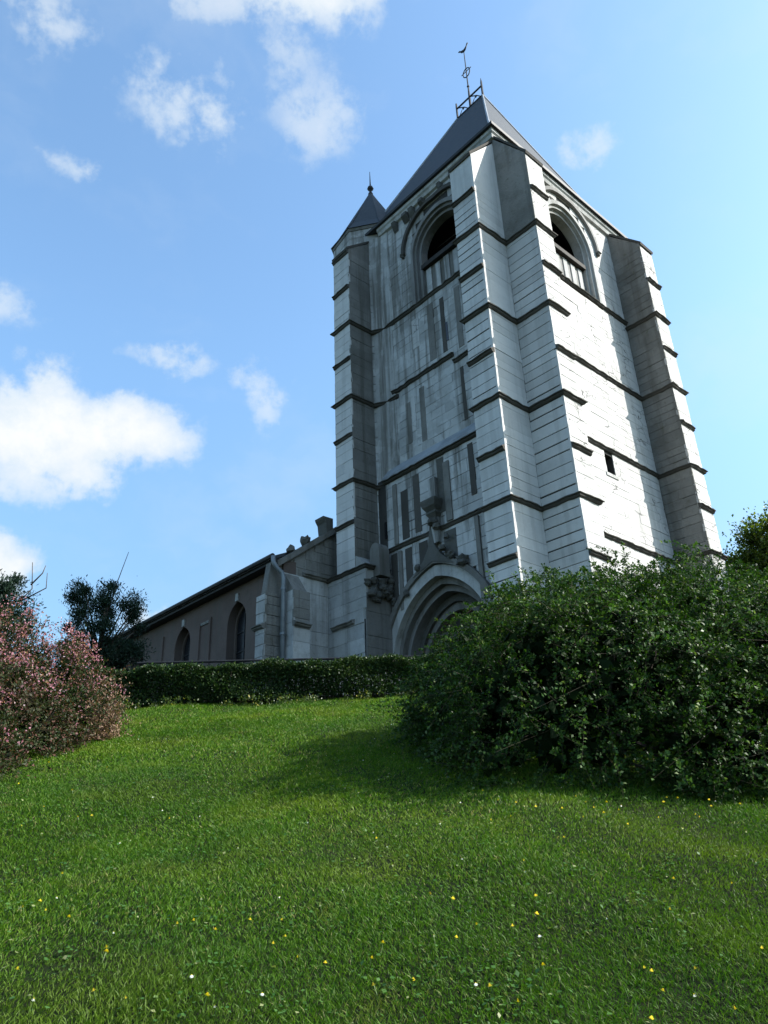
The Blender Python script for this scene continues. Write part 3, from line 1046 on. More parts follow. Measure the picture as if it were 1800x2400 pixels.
    # corbels below the eaves, shaded side
    for k, y in enumerate((5.2, 4.55, 4.2, 3.6, 2.6, 1.9, 1.3)):
        m = MB()
        w = .10 + .06 * random.random()
        m.loft([[(-.02, y - w, 23.2), (-.02, y + w, 23.2), (-.02, y + w, 23.62), (-.02, y - w, 23.62)],
                [(-.16 - .1 * (k % 2), y - w * .8, 23.42), (-.16 - .1 * (k % 2), y + w * .8, 23.42), (-.22, y + w * .8, 23.62), (-.22, y - w * .8, 23.62)]])
        m.build('corbel', 'stone_carved', T, ZB)

    # --- cornice and roof
    cor = [(-0.02, 23.62), (0.10, 23.66), (0.14, 23.80), (0.20, 23.86), (0.20, 24.0), (-0.3, 24.0)]
    moulding([(0, 6.2), (0, 0), (X1, 0), (X1, Y1)], cor).build('cornice', 'stone_nave', T, ZB)
    ov = 0.22
    e0 = lambda o, z: [(-o, -o, z), (X1 + o, -o, z), (X1 + o, Y1 + o, z), (-o, Y1 + o, z)]
    rings = [e0(ov, 24.004), e0(ov, 24.12)]
    rx, ry0, ry1, rz = 4.2, 3.05, 4.70, 32.85
    tops = [(rx - .02, ry0, rz), (rx + .02, ry0, rz), (rx + .02, ry1, rz), (rx - .02, ry1, rz)]
    base = e0(0.0, 24.12)
    for tt, push in ((.05, .16), (.11, .07), (.2, .02), (.5, 0)):
        ring = []
        for b, tp in zip(base, tops):
            sx = -1 if b[0] < 1 else 1
            sy = -1 if b[1] < 1 else 1
            ring.append((b[0] + (tp[0] - b[0]) * tt + sx * push, b[1] + (tp[1] - b[1]) * tt + sy * push, 24.12 + (rz - 24.12) * tt))
        rings.append(ring)
    rings.append(tops)
    m = MB()
    m.loft(rings)
    rf = m.build('roof', 'slate', T, ZB)
    m = MB()
    for i in range(4):
        m.tube([(p[i][0], p[i][1], p[i][2] + .02) for p in rings[1:]], .05, 6)
    m.build('hip_flashing', 'lead', rf, ZB)
    g = [(0.22, 24.0), (0.31, 24.01), (0.33, 24.11), (0.29, 24.11), (0.28, 24.05), (0.22, 24.05)]
    moulding([(0, Y1), (0, 0), (X1, 0), (X1, Y1)], g).build('gutter', 'gutter_dark', rf, ZB)
    # ridge cresting, cross and weathercock
    m = MB()
    m.tube([(rx, ry0, rz - .1), (rx, ry0, rz + .2), (rx, ry0, rz + .95), (rx, ry0, rz + 1.25)], [.07, .055, .05, .01], 6)
    m.tube([(rx, ry1, rz - .1), (rx, ry1, rz + .9), (rx, ry1, rz + 1.1)], [.055, .05, .04], 6)
    m.tube([(rx, ry0, rz + .72), (rx, ry1, rz + .72)], .045, 6)
    m.tube([(rx, ry0, rz + .06), (rx, ry1, rz + .06)], .05, 6)
    for k in (0, 1):
        ya, yb = ry0 + .12 + .82 * k, ry0 + .70 + .82 * k
        m.tube([(rx, ya, rz + .08), (rx, (ya + yb) / 2 - .05, rz + .4), (rx, yb, rz + .68)], .028, 5)
        m.tube([(rx, yb, rz + .08), (rx, (ya + yb) / 2 + .1, rz + .34)], .02, 5)
        lump(m, (rx, (ya + yb) / 2, rz + .38), (.03, .08, .08), 5 + k)
    rc = m.build('ridge_cresting', 'iron', rf, ZB)
    m = MB()
    cy = (ry0 + ry1) / 2 - .03
    m.tube([(rx, cy, rz), (rx, cy, rz + .75), (rx, cy, rz + 1.5), (rx, cy, rz + 4.1)], [.07, .06, .035, .022], 6)
    lump(m, (rx, cy, rz + 1.5), (.06, .06, .06), 8)
    ring = [(rx, cy + .22 * math.cos(6.2832 * i / 16), rz + 2.52 + .30 * math.sin(6.2832 * i / 16)) for i in range(17)]
    m.tube(ring, .028, 5)
    m.tube([(rx, cy - .32, rz + 2.62), (rx, cy + .32, rz + 2.62)], .02, 5)
    cr_ = m.build('cross', 'iron', rf, ZB)
    m = MB()
    body = [(-.34, .22, .02), (-.26, .20, .06), (-.16, .06, .09), (0.0, -.02, .11), (.12, .04, .10), (.19, .14, .06), (.23, .24, .055), (.30, .27, .02)]
    m.loft([[(rx + .035 * math.cos(t), cy - y, rz + 4.2 + z + r * math.sin(t)) for t in np.linspace(0, 6.2832, 7)[:-1]] for y, z, r in body])
    m.build('weathercock', 'iron', rf, ZB, smooth=True)
    return T


TOWER = build_tower()


def build_nave():
    NV = tag(empty('church_nave', O, ROT), 'low dark rendered church nave with arched windows left of the tower', 'church')
    XW, YS, Y2 = -3.2, 8.2, 24.0
    EZ = 9.05
    GZ = ZB - .6
    wins = [(11.05, .62), (15.0, .62), (19.0, .62)]
    holes = [parch(c, w, 4.6, 7.55, 8.32, 8) for c, w in wins]
    wall = wall_with_holes([(YS, GZ), (YS, EZ), (Y2, EZ), (Y2, GZ)], holes, XW, XW + .5, MAP_W).build('long_wall', 'render_nave', NV, ZB)
    for k, (c, w) in enumerate(wins):
        inn = parch(c, w - .10, 4.6, 7.5, 8.2, 8)
        ou = parch(c, w + .03, 4.57, 7.55, 8.36, 8)
        fr = arch_ring(inn, ou, XW + .30, XW + .42, MAP_W).build('window', 'render_nave', NV, ZB)
        m = MB()
        pts = parch(c, w - .08, 4.62, 7.5, 8.22, 8)
        n = len(pts)
        m.add([(XW + .36, h, z) for h, z in pts] + [(XW + .40, h, z) for h, z in pts],
              [tuple(range(n)), tuple(i + n for i in range(n))] + [(i, (i + 1) % n, (i + 1) % n + n, i + n) for i in range(n)])
        m.build('pane', 'glass_dark', fr, ZB)
        m = MB()
        m.box(XW - .05, XW + .1, c - .09, c + .09, 8.34, 8.62)
        m.build('keystone', 'stone_nave', fr, ZB)
        for zz in (5.2, 5.9, 6.6, 7.3):
            m = MB()
            m.box(XW + .33, XW + .36, c - w + .11, c + w - .11, zz, zz + .03)
            m.build('glazing_bar', 'iron', fr, ZB)
        m = MB()
        m.box(XW + .325, XW + .365, c - .02, c + .02, 4.65, 8.0)
        m.build('glazing_bar', 'iron', fr, ZB)
    for (y0, y1, z1) in ((12.8, 12.95, 8.2), (13.6, 13.75, 8.1), (16.6, 16.8, 8.3)):
        m = MB()
        m.box(XW - .06, XW + .1, y0, y1, GZ, z1)
        m.build('wall_strip', 'render_nave', NV, ZB)
    m = MB()
    m.box(XW - .04, XW + .05, 12.95, 13.6, 8.02, 8.12)
    m.build('wall_strip', 'stone_rough', NV, ZB)
    # roof: rises away from the long wall
    sl = 0.72
    m = MB()
    m.loft([[(XW - .38, y, EZ - .02), (XW - .38, y, EZ + .10), (6.0, y, EZ + .10 + sl * (6.38 + XW + 3.0)), (6.0, y, EZ - .04 + sl * (6.38 + XW + 3.0))] for y in (YS + .3, Y2)])
    rf = m.build('roof', 'slate', NV, ZB)
    m = MB()
    m.tube([(XW - .46, YS - .05, EZ + .02), (XW - .46, Y2, EZ + .02)], .085, 8)
    m.build('gutter', 'gutter_dark', NV, ZB)
    m = MB()
    m.box(XW - .36, XW, YS, Y2, EZ - .16, EZ - .03)
    m.build('eaves_board', 'gutter_dark', NV, ZB)
    # end wall facing the sun side: half gable with raised coping
    prof = [(XW, GZ), (XW, EZ - .1), (-0.2, EZ - .1 + .76 * 3.0), (-0.2, GZ)]
    gw = wall_with_holes(prof, [], YS + .03, YS + .5, MAP_S).build('end_wall', 'stone_rough', NV, ZB)
    face_stones(NV, gw, (XW, YS), 0.0, 3.0, ZB, 8.6, 'stone_nave', ch=0.42, sl=(.6, 1.1), hgap=.006, vgap=.004)

    def exg(z0, z1):
        s = (z1 - (EZ - .12)) / .76
        return [(-1, s)] if s > 0 else []
    face_stones(NV, gw, (XW, YS), 0.0, 3.0, 8.6, 11.2, 'stone_rough', ch=0.34, sl=(.4, .8), hgap=.012, excl=exg)
    ledge([(-2.45, YS), (-1.3, YS)], 8.66, gw, mat='stone_side', k=1.4)
    m = MB()
    m.loft([[(x, YS - .12, z - .06), (x, YS + .55, z - .06), (x, YS + .55, z + .16), (x, YS - .12, z + .16)] for x, z in
            ((XW - .3, EZ - .30), (-0.2, EZ - .12 + .76 * 3.0))])
    cp = m.build('coping', 'stone_side', NV, ZB)
    for k, (x, r) in enumerate(((-2.85, (.13, .16, .14)), (-2.25, (.17, .2, .2)))):
        m = MB()
        lump(m, (x, YS + .1, EZ + .18 + .76 * (x - XW) + .02), r, 30 + k)
        m.build('kneeler', 'stone_carved', cp, ZB)
    m = MB()
    zt = EZ + .76 * (XW * -1 - 1.35)
    m.loft([[(-1.5 - e, YS - .1, z), (-1.18, YS - .1, z), (-1.18, YS + .4, z), (-1.5 - e, YS + .4, z)] for e, z in ((-.05, zt - .1), (0.0, zt + .35), (.10, zt + .5), (.12, zt + .58))])
    m.build('kneeler', 'stone_carved', cp, ZB)
    # angle buttresses of the corner
    m = MB()
    m.box(-3.88 + .03, XW + .1, YS + .03, 8.72, GZ, 7.75)
    m.loft([[(-3.8, y, 7.7), (XW + .1, y, 7.7), (XW + .1, y, 8.9), (-3.62, y, 8.9)] for y in (YS + .1, 8.6)])
    b1 = m.build('buttress', 'stone_rough', NV, ZB)
    face_stones(NV, b1, (-3.88, 8.72), -math.pi / 2, .52, ZB, 7.75, 'stone_nave', ch=.36, sl=(.5, .8), hgap=.014)
    face_stones(NV, b1, (-3.88, YS), 0.0, .66, ZB, 7.8, 'stone_rough', ch=.3, sl=(.3, .6), hgap=.012)
    ledge([(-3.88, 8.8), (-3.88, YS)], 6.68, b1, mat='stone_side', k=1.2)
    m = MB()
    m.box(XW + .03, -2.55 - .02, 7.6 + .03, YS + .1, GZ, 7.85)
    m.loft([[(x, 7.64, 7.8), (x, YS + .1, 7.8), (x, YS + .1, 8.7)] for x in (XW + .05, -2.6)])
    b2 = m.build('buttress', 'stone_rough', NV, ZB)
    face_stones(NV, b2, (XW, YS), -math.pi / 2, .6, ZB, 7.85, 'stone_nave', ch=.4, sl=(.5, .8), hgap=.006)
    face_stones(NV, b2, (XW, 7.6), 0.0, .65, ZB, 6.6, 'stone_nave', ch=.4, sl=(.6, .9), hgap=.006)
    face_stones(NV, b2, (XW, 7.6), 0.0, .65, 6.6, 7.85, 'stone_rough', ch=.34, sl=(.5, .8), hgap=.01)
    ledge([(XW, 7.6), (-2.55, 7.6)], 6.72, b2, mat='stone_side', k=1.2)
    # downpipe with a swan neck from the gutter end
    m = MB()
    m.tube([(XW - .46, YS - .05, EZ), (XW - .45, YS - .08, EZ - .22), (XW - .36, YS - .14, EZ - .42), (XW - .2, YS - .2, EZ - .56), (XW - .14, YS - .22, EZ - .72), (XW - .14, YS - .22, GZ)], .075, 8)
    dp = m.build('downpipe', 'zinc', NV, ZB, smooth=True)
    for z in (7.9, 6.4, 4.9):
        m = MB()
        m.tube([(XW - .14, YS - .22, z), (XW - .14, YS - .22, z + .07)], .095, 8)
        m.build('pipe_collar', 'zinc', dp, ZB)
    return NV


NAVE = build_nave()


# ---- sort the blocks: the largest in view become objects of their own, the rest one joined part per building
def unit_block(seed):
    rs = random.Random(seed)
    bm = bmesh.new()
    bmesh.ops.create_cube(bm, size=1.0)
    for v in bm.verts:
        v.co.x += rs.uniform(-.004, .004)
        v.co.z += rs.uniform(-.018, .018)
    bmesh.ops.bevel(bm, geom=[e for e in bm.edges if (e.verts[0].co.y < 0) == (e.verts[1].co.y < 0)], offset=0.014, segments=1, affect='EDGES')
    me = bpy.data.meshes.new('stone')
    bm.to_mesh(me)
    bm.free()
    return me


UNITS = {}


def block_mesh(mat, k):
    if (mat, k) not in UNITS:
        me = unit_block(k)
        me.materials.append(MATS[mat])
        UNITS[(mat, k)] = me
    return UNITS[(mat, k)]


def place_stones():
    camp = Vector((0, 0, EYE))
    Rz = Matrix.Rotation(ROT, 3, 'Z')
    for root in (TOWER, NAVE):
        st = [s for s in STONES if s['root'] is root]
        for s in st:
            p = O + Rz @ Vector((s['loc'][0], s['loc'][1], s['loc'][2] - ZB))
            nw = Rz @ Vector((s['n'][0], s['n'][1], 0))
            dv = camp - p
            d = dv.length
            q = p - camp
            fx, fy, fz = q.dot(cr), q.dot(cu), q.dot(fw)
            vis = fz > 0 and abs(fx / fz) < 0.52 and abs(fy / fz) < 0.69 and q.z / math.hypot(q.x, q.y) > 0.27
            s['area'] = s['dim'][0] * s['dim'][2] * max(0.0, nw.dot(dv) / d) / (d * d) if vis else 0.0
            s['k'] = random.randrange(6)
        st.sort(key=lambda s: -s['area'])
        big, rest = st[:300], st[300:]
        for s in big:
            o = bpy.data.objects.new('stone', block_mesh(s['mat'], s['k']))
            COL.objects.link(o)
            o.parent = s['parent']
            o.location = (s['loc'][0], s['loc'][1], s['loc'][2] - ZB)
            o.rotation_euler = (0, 0, s['ang'])
            o.scale = s['dim']
        if rest:
            mats = sorted({s['mat'] for s in rest})
            vs, fs, mi = [], [], []
            me = bpy.data.meshes.new('stone_courses')
            for s in rest:
                um = block_mesh(s['mat'], s['k'])
                b = len(vs)
                c, sn = math.cos(s['ang']), math.sin(s['ang'])
                for v in um.vertices:
                    x, y, z = v.co.x * s['dim'][0], v.co.y * s['dim'][1], v.co.z * s['dim'][2]
                    vs.append((s['loc'][0] + c * x - sn * y, s['loc'][1] + sn * x + c * y, s['loc'][2] - ZB + z))
                for p in um.polygons:
                    fs.append([i + b for i in p.vertices])
                    mi.append(mats.index(s['mat']))
            me.from_pydata(vs, [], fs)
            for mt in mats:
                me.materials.append(MATS[mt])
            me.polygons.foreach_set('material_index', mi)
            me.update()
            o = link_mesh('stone_courses', me, root)
            tag(o, kind='stuff')


place_stones()


# ------------------------------------------------------------------ plants
def unit(v):
    return v / np.maximum(1e-9, np.linalg.norm(v, axis=-1, keepdims=True))


def leaf_geo(P, D, N, L, W, fold=0.25):
    """diamond leaves: base P, direction D, normal N"""
    n = len(P)
    D = unit(D)
    S = unit(np.cross(D, N))
    N2 = np.cross(S, D)
    L = np.broadcast_to(np.asarray(L, float).reshape(-1, 1), (n, 1))
    W = np.broadcast_to(np.asarray(W, float).reshape(-1, 1), (n, 1))
    mid = P + D * L * 0.5
    v = np.empty((n, 4, 3))
    v[:, 0] = P
    v[:, 1] = mid + S * W * 0.5 + N2 * W * fold
    v[:, 2] = P + D * L
    v[:, 3] = mid - S * W * 0.5 + N2 * W * fold
    f = np.arange(n * 4).reshape(n, 4)
    return v.reshape(-1, 3), f


def rand_dirs(n, g=rng):
    return unit(g.normal(size=(n, 3)))


def mound_points(lobes, n, g, depth=0.30):
    """points in the shell of a union of lumpy mounds resting on the ground. lobe: cx, cy, rx, ry, H, exponent"""
    out_p, out_n = [], []
    areas = np.array([l[2] * l[3] + (l[2] + l[3]) * l[4] for l in lobes])
    for li, (cx, cy, rx, ry, H, ex) in enumerate(lobes):
        k = int(n * areas[li] / areas.sum() * 1.5)
        d = unit(g.normal(size=(k, 3)) * np.array([rx, ry, H]) / max(rx, ry, H) + 1e-6)
        d[:, 2] = np.abs(d[:, 2]) * np.where(g.random(k) < .88, 1, -.25)
        q = (np.abs(d[:, 0] / rx) ** ex + np.abs(d[:, 1] / ry) ** ex + np.abs(d[:, 2] / H) ** ex) ** (-1 / ex)
        ph = cx * 1.7 + cy
        lump_ = 1 + 0.07 * np.sin(5 * d[:, 0] * q + ph) * np.cos(4 * d[:, 1] * q) + 0.05 * np.sin(7 * d[:, 2] * q + 3 * d[:, 0] * q + ph) + 0.03 * np.sin(13 * d[:, 0] * q + 9 * d[:, 2] * q)
        inner = 1 - depth * g.random(k) ** 1.7
        r = q * lump_ * inner
        p = d * r[:, None]
        p[:, 0] += cx
        p[:, 1] += cy
        gz = hgt(p[:, 0], p[:, 1])
        g0 = hgt(cx, cy)
        w = np.clip(p[:, 2] / H, 0, 1)
        p[:, 2] = p[:, 2] + gz * (1 - w) + g0 * w
        nn = unit(np.stack([np.sign(d[:, 0]) * np.abs(d[:, 0] / rx) ** (ex - 1), np.sign(d[:, 1]) * np.abs(d[:, 1] / ry) ** (ex - 1), np.sign(d[:, 2]) * np.abs(d[:, 2] / H) ** (ex - 1)], 1) + 1e-9)
        keep = p[:, 2] > gz + 0.02
        for lj, l2 in enumerate(lobes):          # drop what is deep inside another lobe
            if lj == li: continue
            q2 = np.abs((p[:, 0] - l2[0]) / l2[2]) ** l2[5] + np.abs((p[:, 1] - l2[1]) / l2[3]) ** l2[5] + np.abs((p[:, 2] - hgt(l2[0], l2[1])) / l2[4]) ** l2[5]
            keep &= q2 > 0.55
        out_p.append(p[keep])
        out_n.append(nn[keep])
    P, Nn = np.concatenate(out_p), np.concatenate(out_n)
    i = g.permutation(len(P))[:n]
    return P[i], Nn[i]


def sprays(P, Nn, g, length, per, leafL, leafW, droop=0.35, out=0.55, bias=(0, 0, 0)):
    """leafy twigs growing from shell points; returns leaf arrays and twig segments"""
    n = len(P)
    tang = rand_dirs(n, g)
    d = unit(Nn * out + tang * 0.75 + np.array(bias))
    Ls = length * (0.5 + g.random(n))
    tt = (np.arange(per) + 0.5) / per
    base = P - d * Ls[:, None] * 0.35
    pts = base[:, None, :] + d[:, None, :] * (Ls[:, None, None] * tt[None, :, None])
    pts[..., 2] -= droop * (Ls[:, None] * tt[None, :] ** 2)
    side = rand_dirs(n * per, g)
    dl = unit(side + np.repeat(d, per, 0) * 0.6 + np.array([0, 0, 0.15]))
    nl = unit(rand_dirs(n * per, g) * 0.7 + np.repeat(Nn, per, 0) * 0.7 + np.array([0, 0, 0.5]))
    Lv = leafL * (0.6 + 0.8 * g.random(n * per))
    Q = pts.reshape(-1, 3) + side * leafL * 0.25
    tip = base + d * Ls[:, None]
    tip[:, 2] -= droop * Ls
    return Q, dl, nl, Lv, base, tip


def stick_geo(A, Bp, r0, r1, g):
    """thin three-sided twigs from A to B"""
    n = len(A)
    D = unit(Bp - A)
    S = unit(np.cross(D, rand_dirs(n, g)))
    T = np.cross(D, S)
    v = np.empty((n, 6, 3))
    for j in range(3):
        c, s = math.cos(2.0944 * j), math.sin(2.0944 * j)
        off = S * c + T * s
        v[:, j] = A + off * r0
        v[:, 3 + j] = Bp + off * r1
    b = (np.arange(n) * 6)[:, None]
    f = np.concatenate([b + np.array([[0, 1, 4, 3]]), b + np.array([[1, 2, 5, 4]]), b + np.array([[2, 0, 3, 5]])], 0)
    return v.reshape(-1, 3), f


def shrub(name, label, lobes, n_spray, length, per, leafL, leafW, mat, cat='shrub', seed=1, droop=.35, out=.55, bias=(0, 0, 0), inner=0, shoot_mat=None, stems=40, depth=.3, long_sprays=0):
    g = np.random.default_rng(seed)
    cx, cy = lobes[0][0], lobes[0][1]
    base = np.array([cx, cy, float(hgt(cx, cy)) + EYE])
    root = tag(empty(name, tuple(base)), label, cat)
    P, Nn = mound_points(lobes, n_spray, g, depth)
    Q, dl, nl, Lv, a, b = sprays(P, Nn, g, length, per, leafL, leafW, droop, out, bias)
    if long_sprays:
        i = g.permutation(len(P))[:long_sprays]
        Q2, dl2, nl2, Lv2, a2, b2 = sprays(P[i], Nn[i], g, length * 2.2, int(per * 1.3), leafL, leafW, droop * 1.2, .75, bias)
        ok2 = Q2[:, 2] > hgt(Q2[:, 0], Q2[:, 1]) + 0.01
        v, f = leaf_geo(Q2[ok2] + np.array([0, 0, EYE]) - base, dl2[ok2], nl2[ok2], Lv2[ok2] * 1.15, Lv2[ok2] * leafW * 1.1)
        np_mesh('shoots', v, f, shoot_mat or mat, root)
        a, b = np.concatenate((a, a2)), np.concatenate((b, b2))
    ok = Q[:, 2] > hgt(Q[:, 0], Q[:, 1]) + 0.01
    Q, dl, nl, Lv = Q[ok], dl[ok], nl[ok], Lv[ok]
    e = np.array([0, 0, EYE])
    v, f = leaf_geo(Q + e - base, dl, nl, Lv, Lv * leafW)
    np_mesh('foliage', v, f, mat, root)
    if inner:                                    # larger dark leaves added deep inside to block light
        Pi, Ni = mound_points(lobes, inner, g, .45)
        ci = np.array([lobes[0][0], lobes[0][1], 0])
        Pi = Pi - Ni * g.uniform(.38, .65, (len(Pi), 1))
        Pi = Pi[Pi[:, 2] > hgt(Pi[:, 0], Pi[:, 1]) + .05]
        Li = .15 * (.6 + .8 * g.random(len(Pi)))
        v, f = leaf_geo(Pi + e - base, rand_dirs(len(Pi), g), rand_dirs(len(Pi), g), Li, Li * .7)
        np_mesh('blocker_foliage', v, f, 'leaf_inner', root)
    v, f = stick_geo(a + e - base, b + e - base, 0.0025, 0.001, g)
    tag(np_mesh('twigs', v, f, 'twig', root), kind='stuff')
    # stems fanning from the crown of the root
    S0, S1 = [], []
    for _ in range(stems):
        l = lobes[g.integers(len(lobes))]
        q = np.array([l[0] + l[2] * g.uniform(-.25, .25), l[1] + l[3] * g.uniform(-.25, .25), 0])
        q[2] = hgt(q[0], q[1]) - .05
        dd = unit(np.array([g.normal() * l[2], g.normal() * l[3], abs(g.normal()) * l[4] + .8]))
        e1 = q + dd * l[4] * .75
        S0.append(q); S1.append(e1)
    v, f = stick_geo(np.array(S0) + e - base, np.array(S1) + e - base, 0.03, 0.008, g)
    tag(np_mesh('stems', v, f, 'bark', root), kind='stuff')
    return root, base, P, Nn, g


# big dark evergreen mound on the right
LOB_R = [(3.5, 9.2, 2.9, 2.3, 2.0, 2.4), (1.35, 9.6, 1.25, 1.5, 1.55, 2.2), (2.6, 10.2, 1.8, 1.5, 2.05, 2.3), (5.3, 9.6, 2.1, 2.1, 1.60, 2.3), (4.2, 7.9, 1.9, 1.4, 1.50, 2.2), (2.15, 8.1, 1.65, 1.45, 1.85, 2.6), (6.0, 8.2, 1.6, 1.3, 1.30, 2.2), (3.1, 7.5, 1.5, 1.1, 1.1, 2.1), (3.9, 9.8, 1.0, 1.0, 2.2, 2.0)]
shrub('spreading_shrub', 'big dark green small leaved shrub spreading over the right of the lawn', LOB_R, 11500, 0.30, 34, 0.033, 0.62, 'leaf_shrub',
      seed=11, droop=.35, out=.5, bias=(-.12, -.1, 0), long_sprays=850, depth=.26, inner=16000, shoot_mat='leaf_shoot')

# pink flowering bush on the left
LOB_L = [(-5.95, 10.2, 1.65, 1.8, 1.55, 2.1), (-5.0, 9.8, .85, .95, 1.2, 2.0), (-4.9, 11.1, .85, .9, 1.5, 2.0), (-5.35, 9.1, 1.0, .9, .95, 2.0), (-7.0, 10.4, 1.2, 1.6, 1.8, 2.1), (-5.9, 10.9, .6, .6, 1.95, 2.0), (-5.2, 10.6, .45, .5, 1.7, 2.0), (-6.6, 9.6, .5, .5, 1.75, 2.0), (-5.0, 8.5, .95, .8, .85, 2.0)]
root, base, P, Nn, g = shrub('flowering_shrub', 'bush covered in small pink blossom at the left of the lawn', LOB_L, 4600, 0.30, 28, 0.036, 0.6, 'leaf_pinkbush',
                             seed=21, droop=.12, out=.7, bias=(0, 0, .18), long_sprays=420, depth=.34, inner=8000)


def blossoms(root, base, lobes, g):
    P, Nn = mound_points(lobes, 5600, g, 0.10)
    top = np.clip((P[:, 2] - hgt(P[:, 0], P[:, 1]) + .25 * (P[:, 0] + 5.5)) / 1.5, 0, 1)
    patch = 0.5 + 0.5 * np.sin(P[:, 0] * 7.3 + P[:, 2] * 5 + 2 * np.sin(P[:, 1] * 5)) * np.cos(P[:, 1] * 6.1 + P[:, 2] * 7.7)
    keep = g.random(len(P)) < (0.03 + 0.9 * np.clip((top - .25) / .75, 0, 1) ** 2.5) * np.clip(1.7 * patch - .45, 0.03, 1)
    P, Nn = P[keep], Nn[keep]
    P = P + Nn * g.uniform(0.0, .30, (len(P), 1)) ** 1.5 + np.array([0, 0, .05])
    k = 15
    C = np.repeat(P, k, 0) + g.normal(size=(len(P) * k, 3)) * 0.045
    d = unit(C - np.repeat(P, k, 0) + g.normal(size=C.shape) * .02)
    L = 0.030 * (0.7 + .6 * g.random(len(C)))
    v, f = leaf_geo(C + np.array([0, 0, EYE]) - base, d, rand_dirs(len(C), g), L, L * .8)
    np_mesh('blossom', v, f, 'blossom', root)
    # dry brown clump at its lower right side
    q = np.array([-4.2, 11.1, 0]) + g.normal(size=(2600, 3)) * np.array([.13, .16, .2])
    q[:, 2] = hgt(q[:, 0], q[:, 1]) + np.abs(q[:, 2]) * 1.6 + .02
    v, f = leaf_geo(q + np.array([0, 0, EYE]) - base, rand_dirs(len(q), g) + np.array([0, 0, .6]), rand_dirs(len(q), g), .05, .018)
    np_mesh('dry_foliage', v, f, 'leaf_dry', root)


blossoms(root, base, LOB_L, g)


def hedge():
    g = np.random.default_rng(31)
    A, Bq = np.array([-9.0, 14.85]), np.array([1.9, 15.75])
    L = np.linalg.norm(Bq - A)
    t = (Bq - A) / L
    nrm = np.array([t[1], -t[0]])
    base = np.array([(A[0] + Bq[0]) / 2, (A[1] + Bq[1]) / 2, 0.0])
    base[2] = float(hgt(base[0], base[1])) + EYE
    root = tag(empty('clipped_hedge', tuple(base)), 'long low clipped green hedge across the top of the lawn', 'hedge')
    n = 120000
    s = g.random(n) * L
    wd, ht = 0.42, 0.70
    per = g.random(n)
    front = per < .50
    top = (per >= .50) & (per < .88)
    dep = g.random(n) ** 2 * .16
    x = np.where(front, wd - dep, np.where(top, g.uniform(-wd, wd, n), -wd + dep))
    rag = 0.04 * np.sin(s * 3.1) + 0.03 * np.sin(s * 7.7 + 1)
    h = np.where(top, ht - dep + rag, g.random(n) * (ht + rag))
    x = x + 0.05 * np.sin(s * 2.3 + h * 6) * np.where(top, 0, 1)
    P = np.stack([A[0] + t[0] * s + nrm[0] * x, A[1] + t[1] * s + nrm[1] * x, h], 1)
    gz = hgt(A[0] + t[0] * s, A[1] + t[1] * s)
    P[:, 2] += gz - .02
    P += g.normal(size=P.shape) * .025
    nn = np.where(top[:, None], np.array([0, 0, 1.0]), np.array([nrm[0], nrm[1], 0.2]))
    d = unit(rand_dirs(n, g) + nn * .7 + np.array([0, 0, .3]))
    Lf = .045 * (.6 + .8 * g.random(n))
    v, f = leaf_geo(P + np.array([0, 0, EYE]) - base, d, unit(rand_dirs(n, g) + nn * .6), Lf, Lf * .6)
    np_mesh('foliage', v, f, 'leaf_hedge', root)
    k = 900
    s = g.random(k) * L
    x = g.uniform(-wd * .7, wd * .7, k)
    a = np.stack([A[0] + t[0] * s + nrm[0] * x, A[1] + t[1] * s + nrm[1] * x, np.zeros(k)], 1)
    a[:, 2] = hgt(a[:, 0], a[:, 1]) - .03
    b = a + np.stack([g.normal(size=k) * .12, g.normal(size=k) * .08, ht * g.uniform(.7, 1.08, k)], 1)
    v, f = stick_geo(a + np.array([0, 0, EYE]) - base, b + np.array([0, 0, EYE]) - base, .010, .004, g)
    tag(np_mesh('stems', v, f, 'bark', root), kind='stuff')
    # yellow-green weeds along its foot
    k = 420
    s = g.random(k) * L
    s = s[(np.sin(s * 2.1) + np.sin(s * 5.3 + 1) + g.normal(size=k) * .8) > 0]
    k = len(s)
    x = wd + .08 + np.abs(g.normal(size=k)) * .12
    a = np.stack([A[0] + t[0] * s + nrm[0] * x, A[1] + t[1] * s + nrm[1] * x, np.zeros(k)], 1)
    a[:, 2] = hgt(a[:, 0], a[:, 1])
    m = 14
    hh = g.uniform(.06, .26, k)
    P = np.repeat(a, m, 0)
    P[:, 2] += np.repeat(hh, m) * g.random(k * m)
    P[:, :2] += g.normal(size=(k * m, 2)) * .035
    Lf = .045 * (.6 + .8 * g.random(k * m))
    v, f = leaf_geo(P + np.array([0, 0, EYE]), unit(rand_dirs(k * m, g) + np.array([0, 0, .5])), rand_dirs(k * m, g), Lf, Lf * .55)
    o = np_mesh('weeds', v, f, 'leaf_weed')
    tag(o, 'yellow green weeds growing along the foot of the hedge', 'weeds', kind='stuff')


hedge()


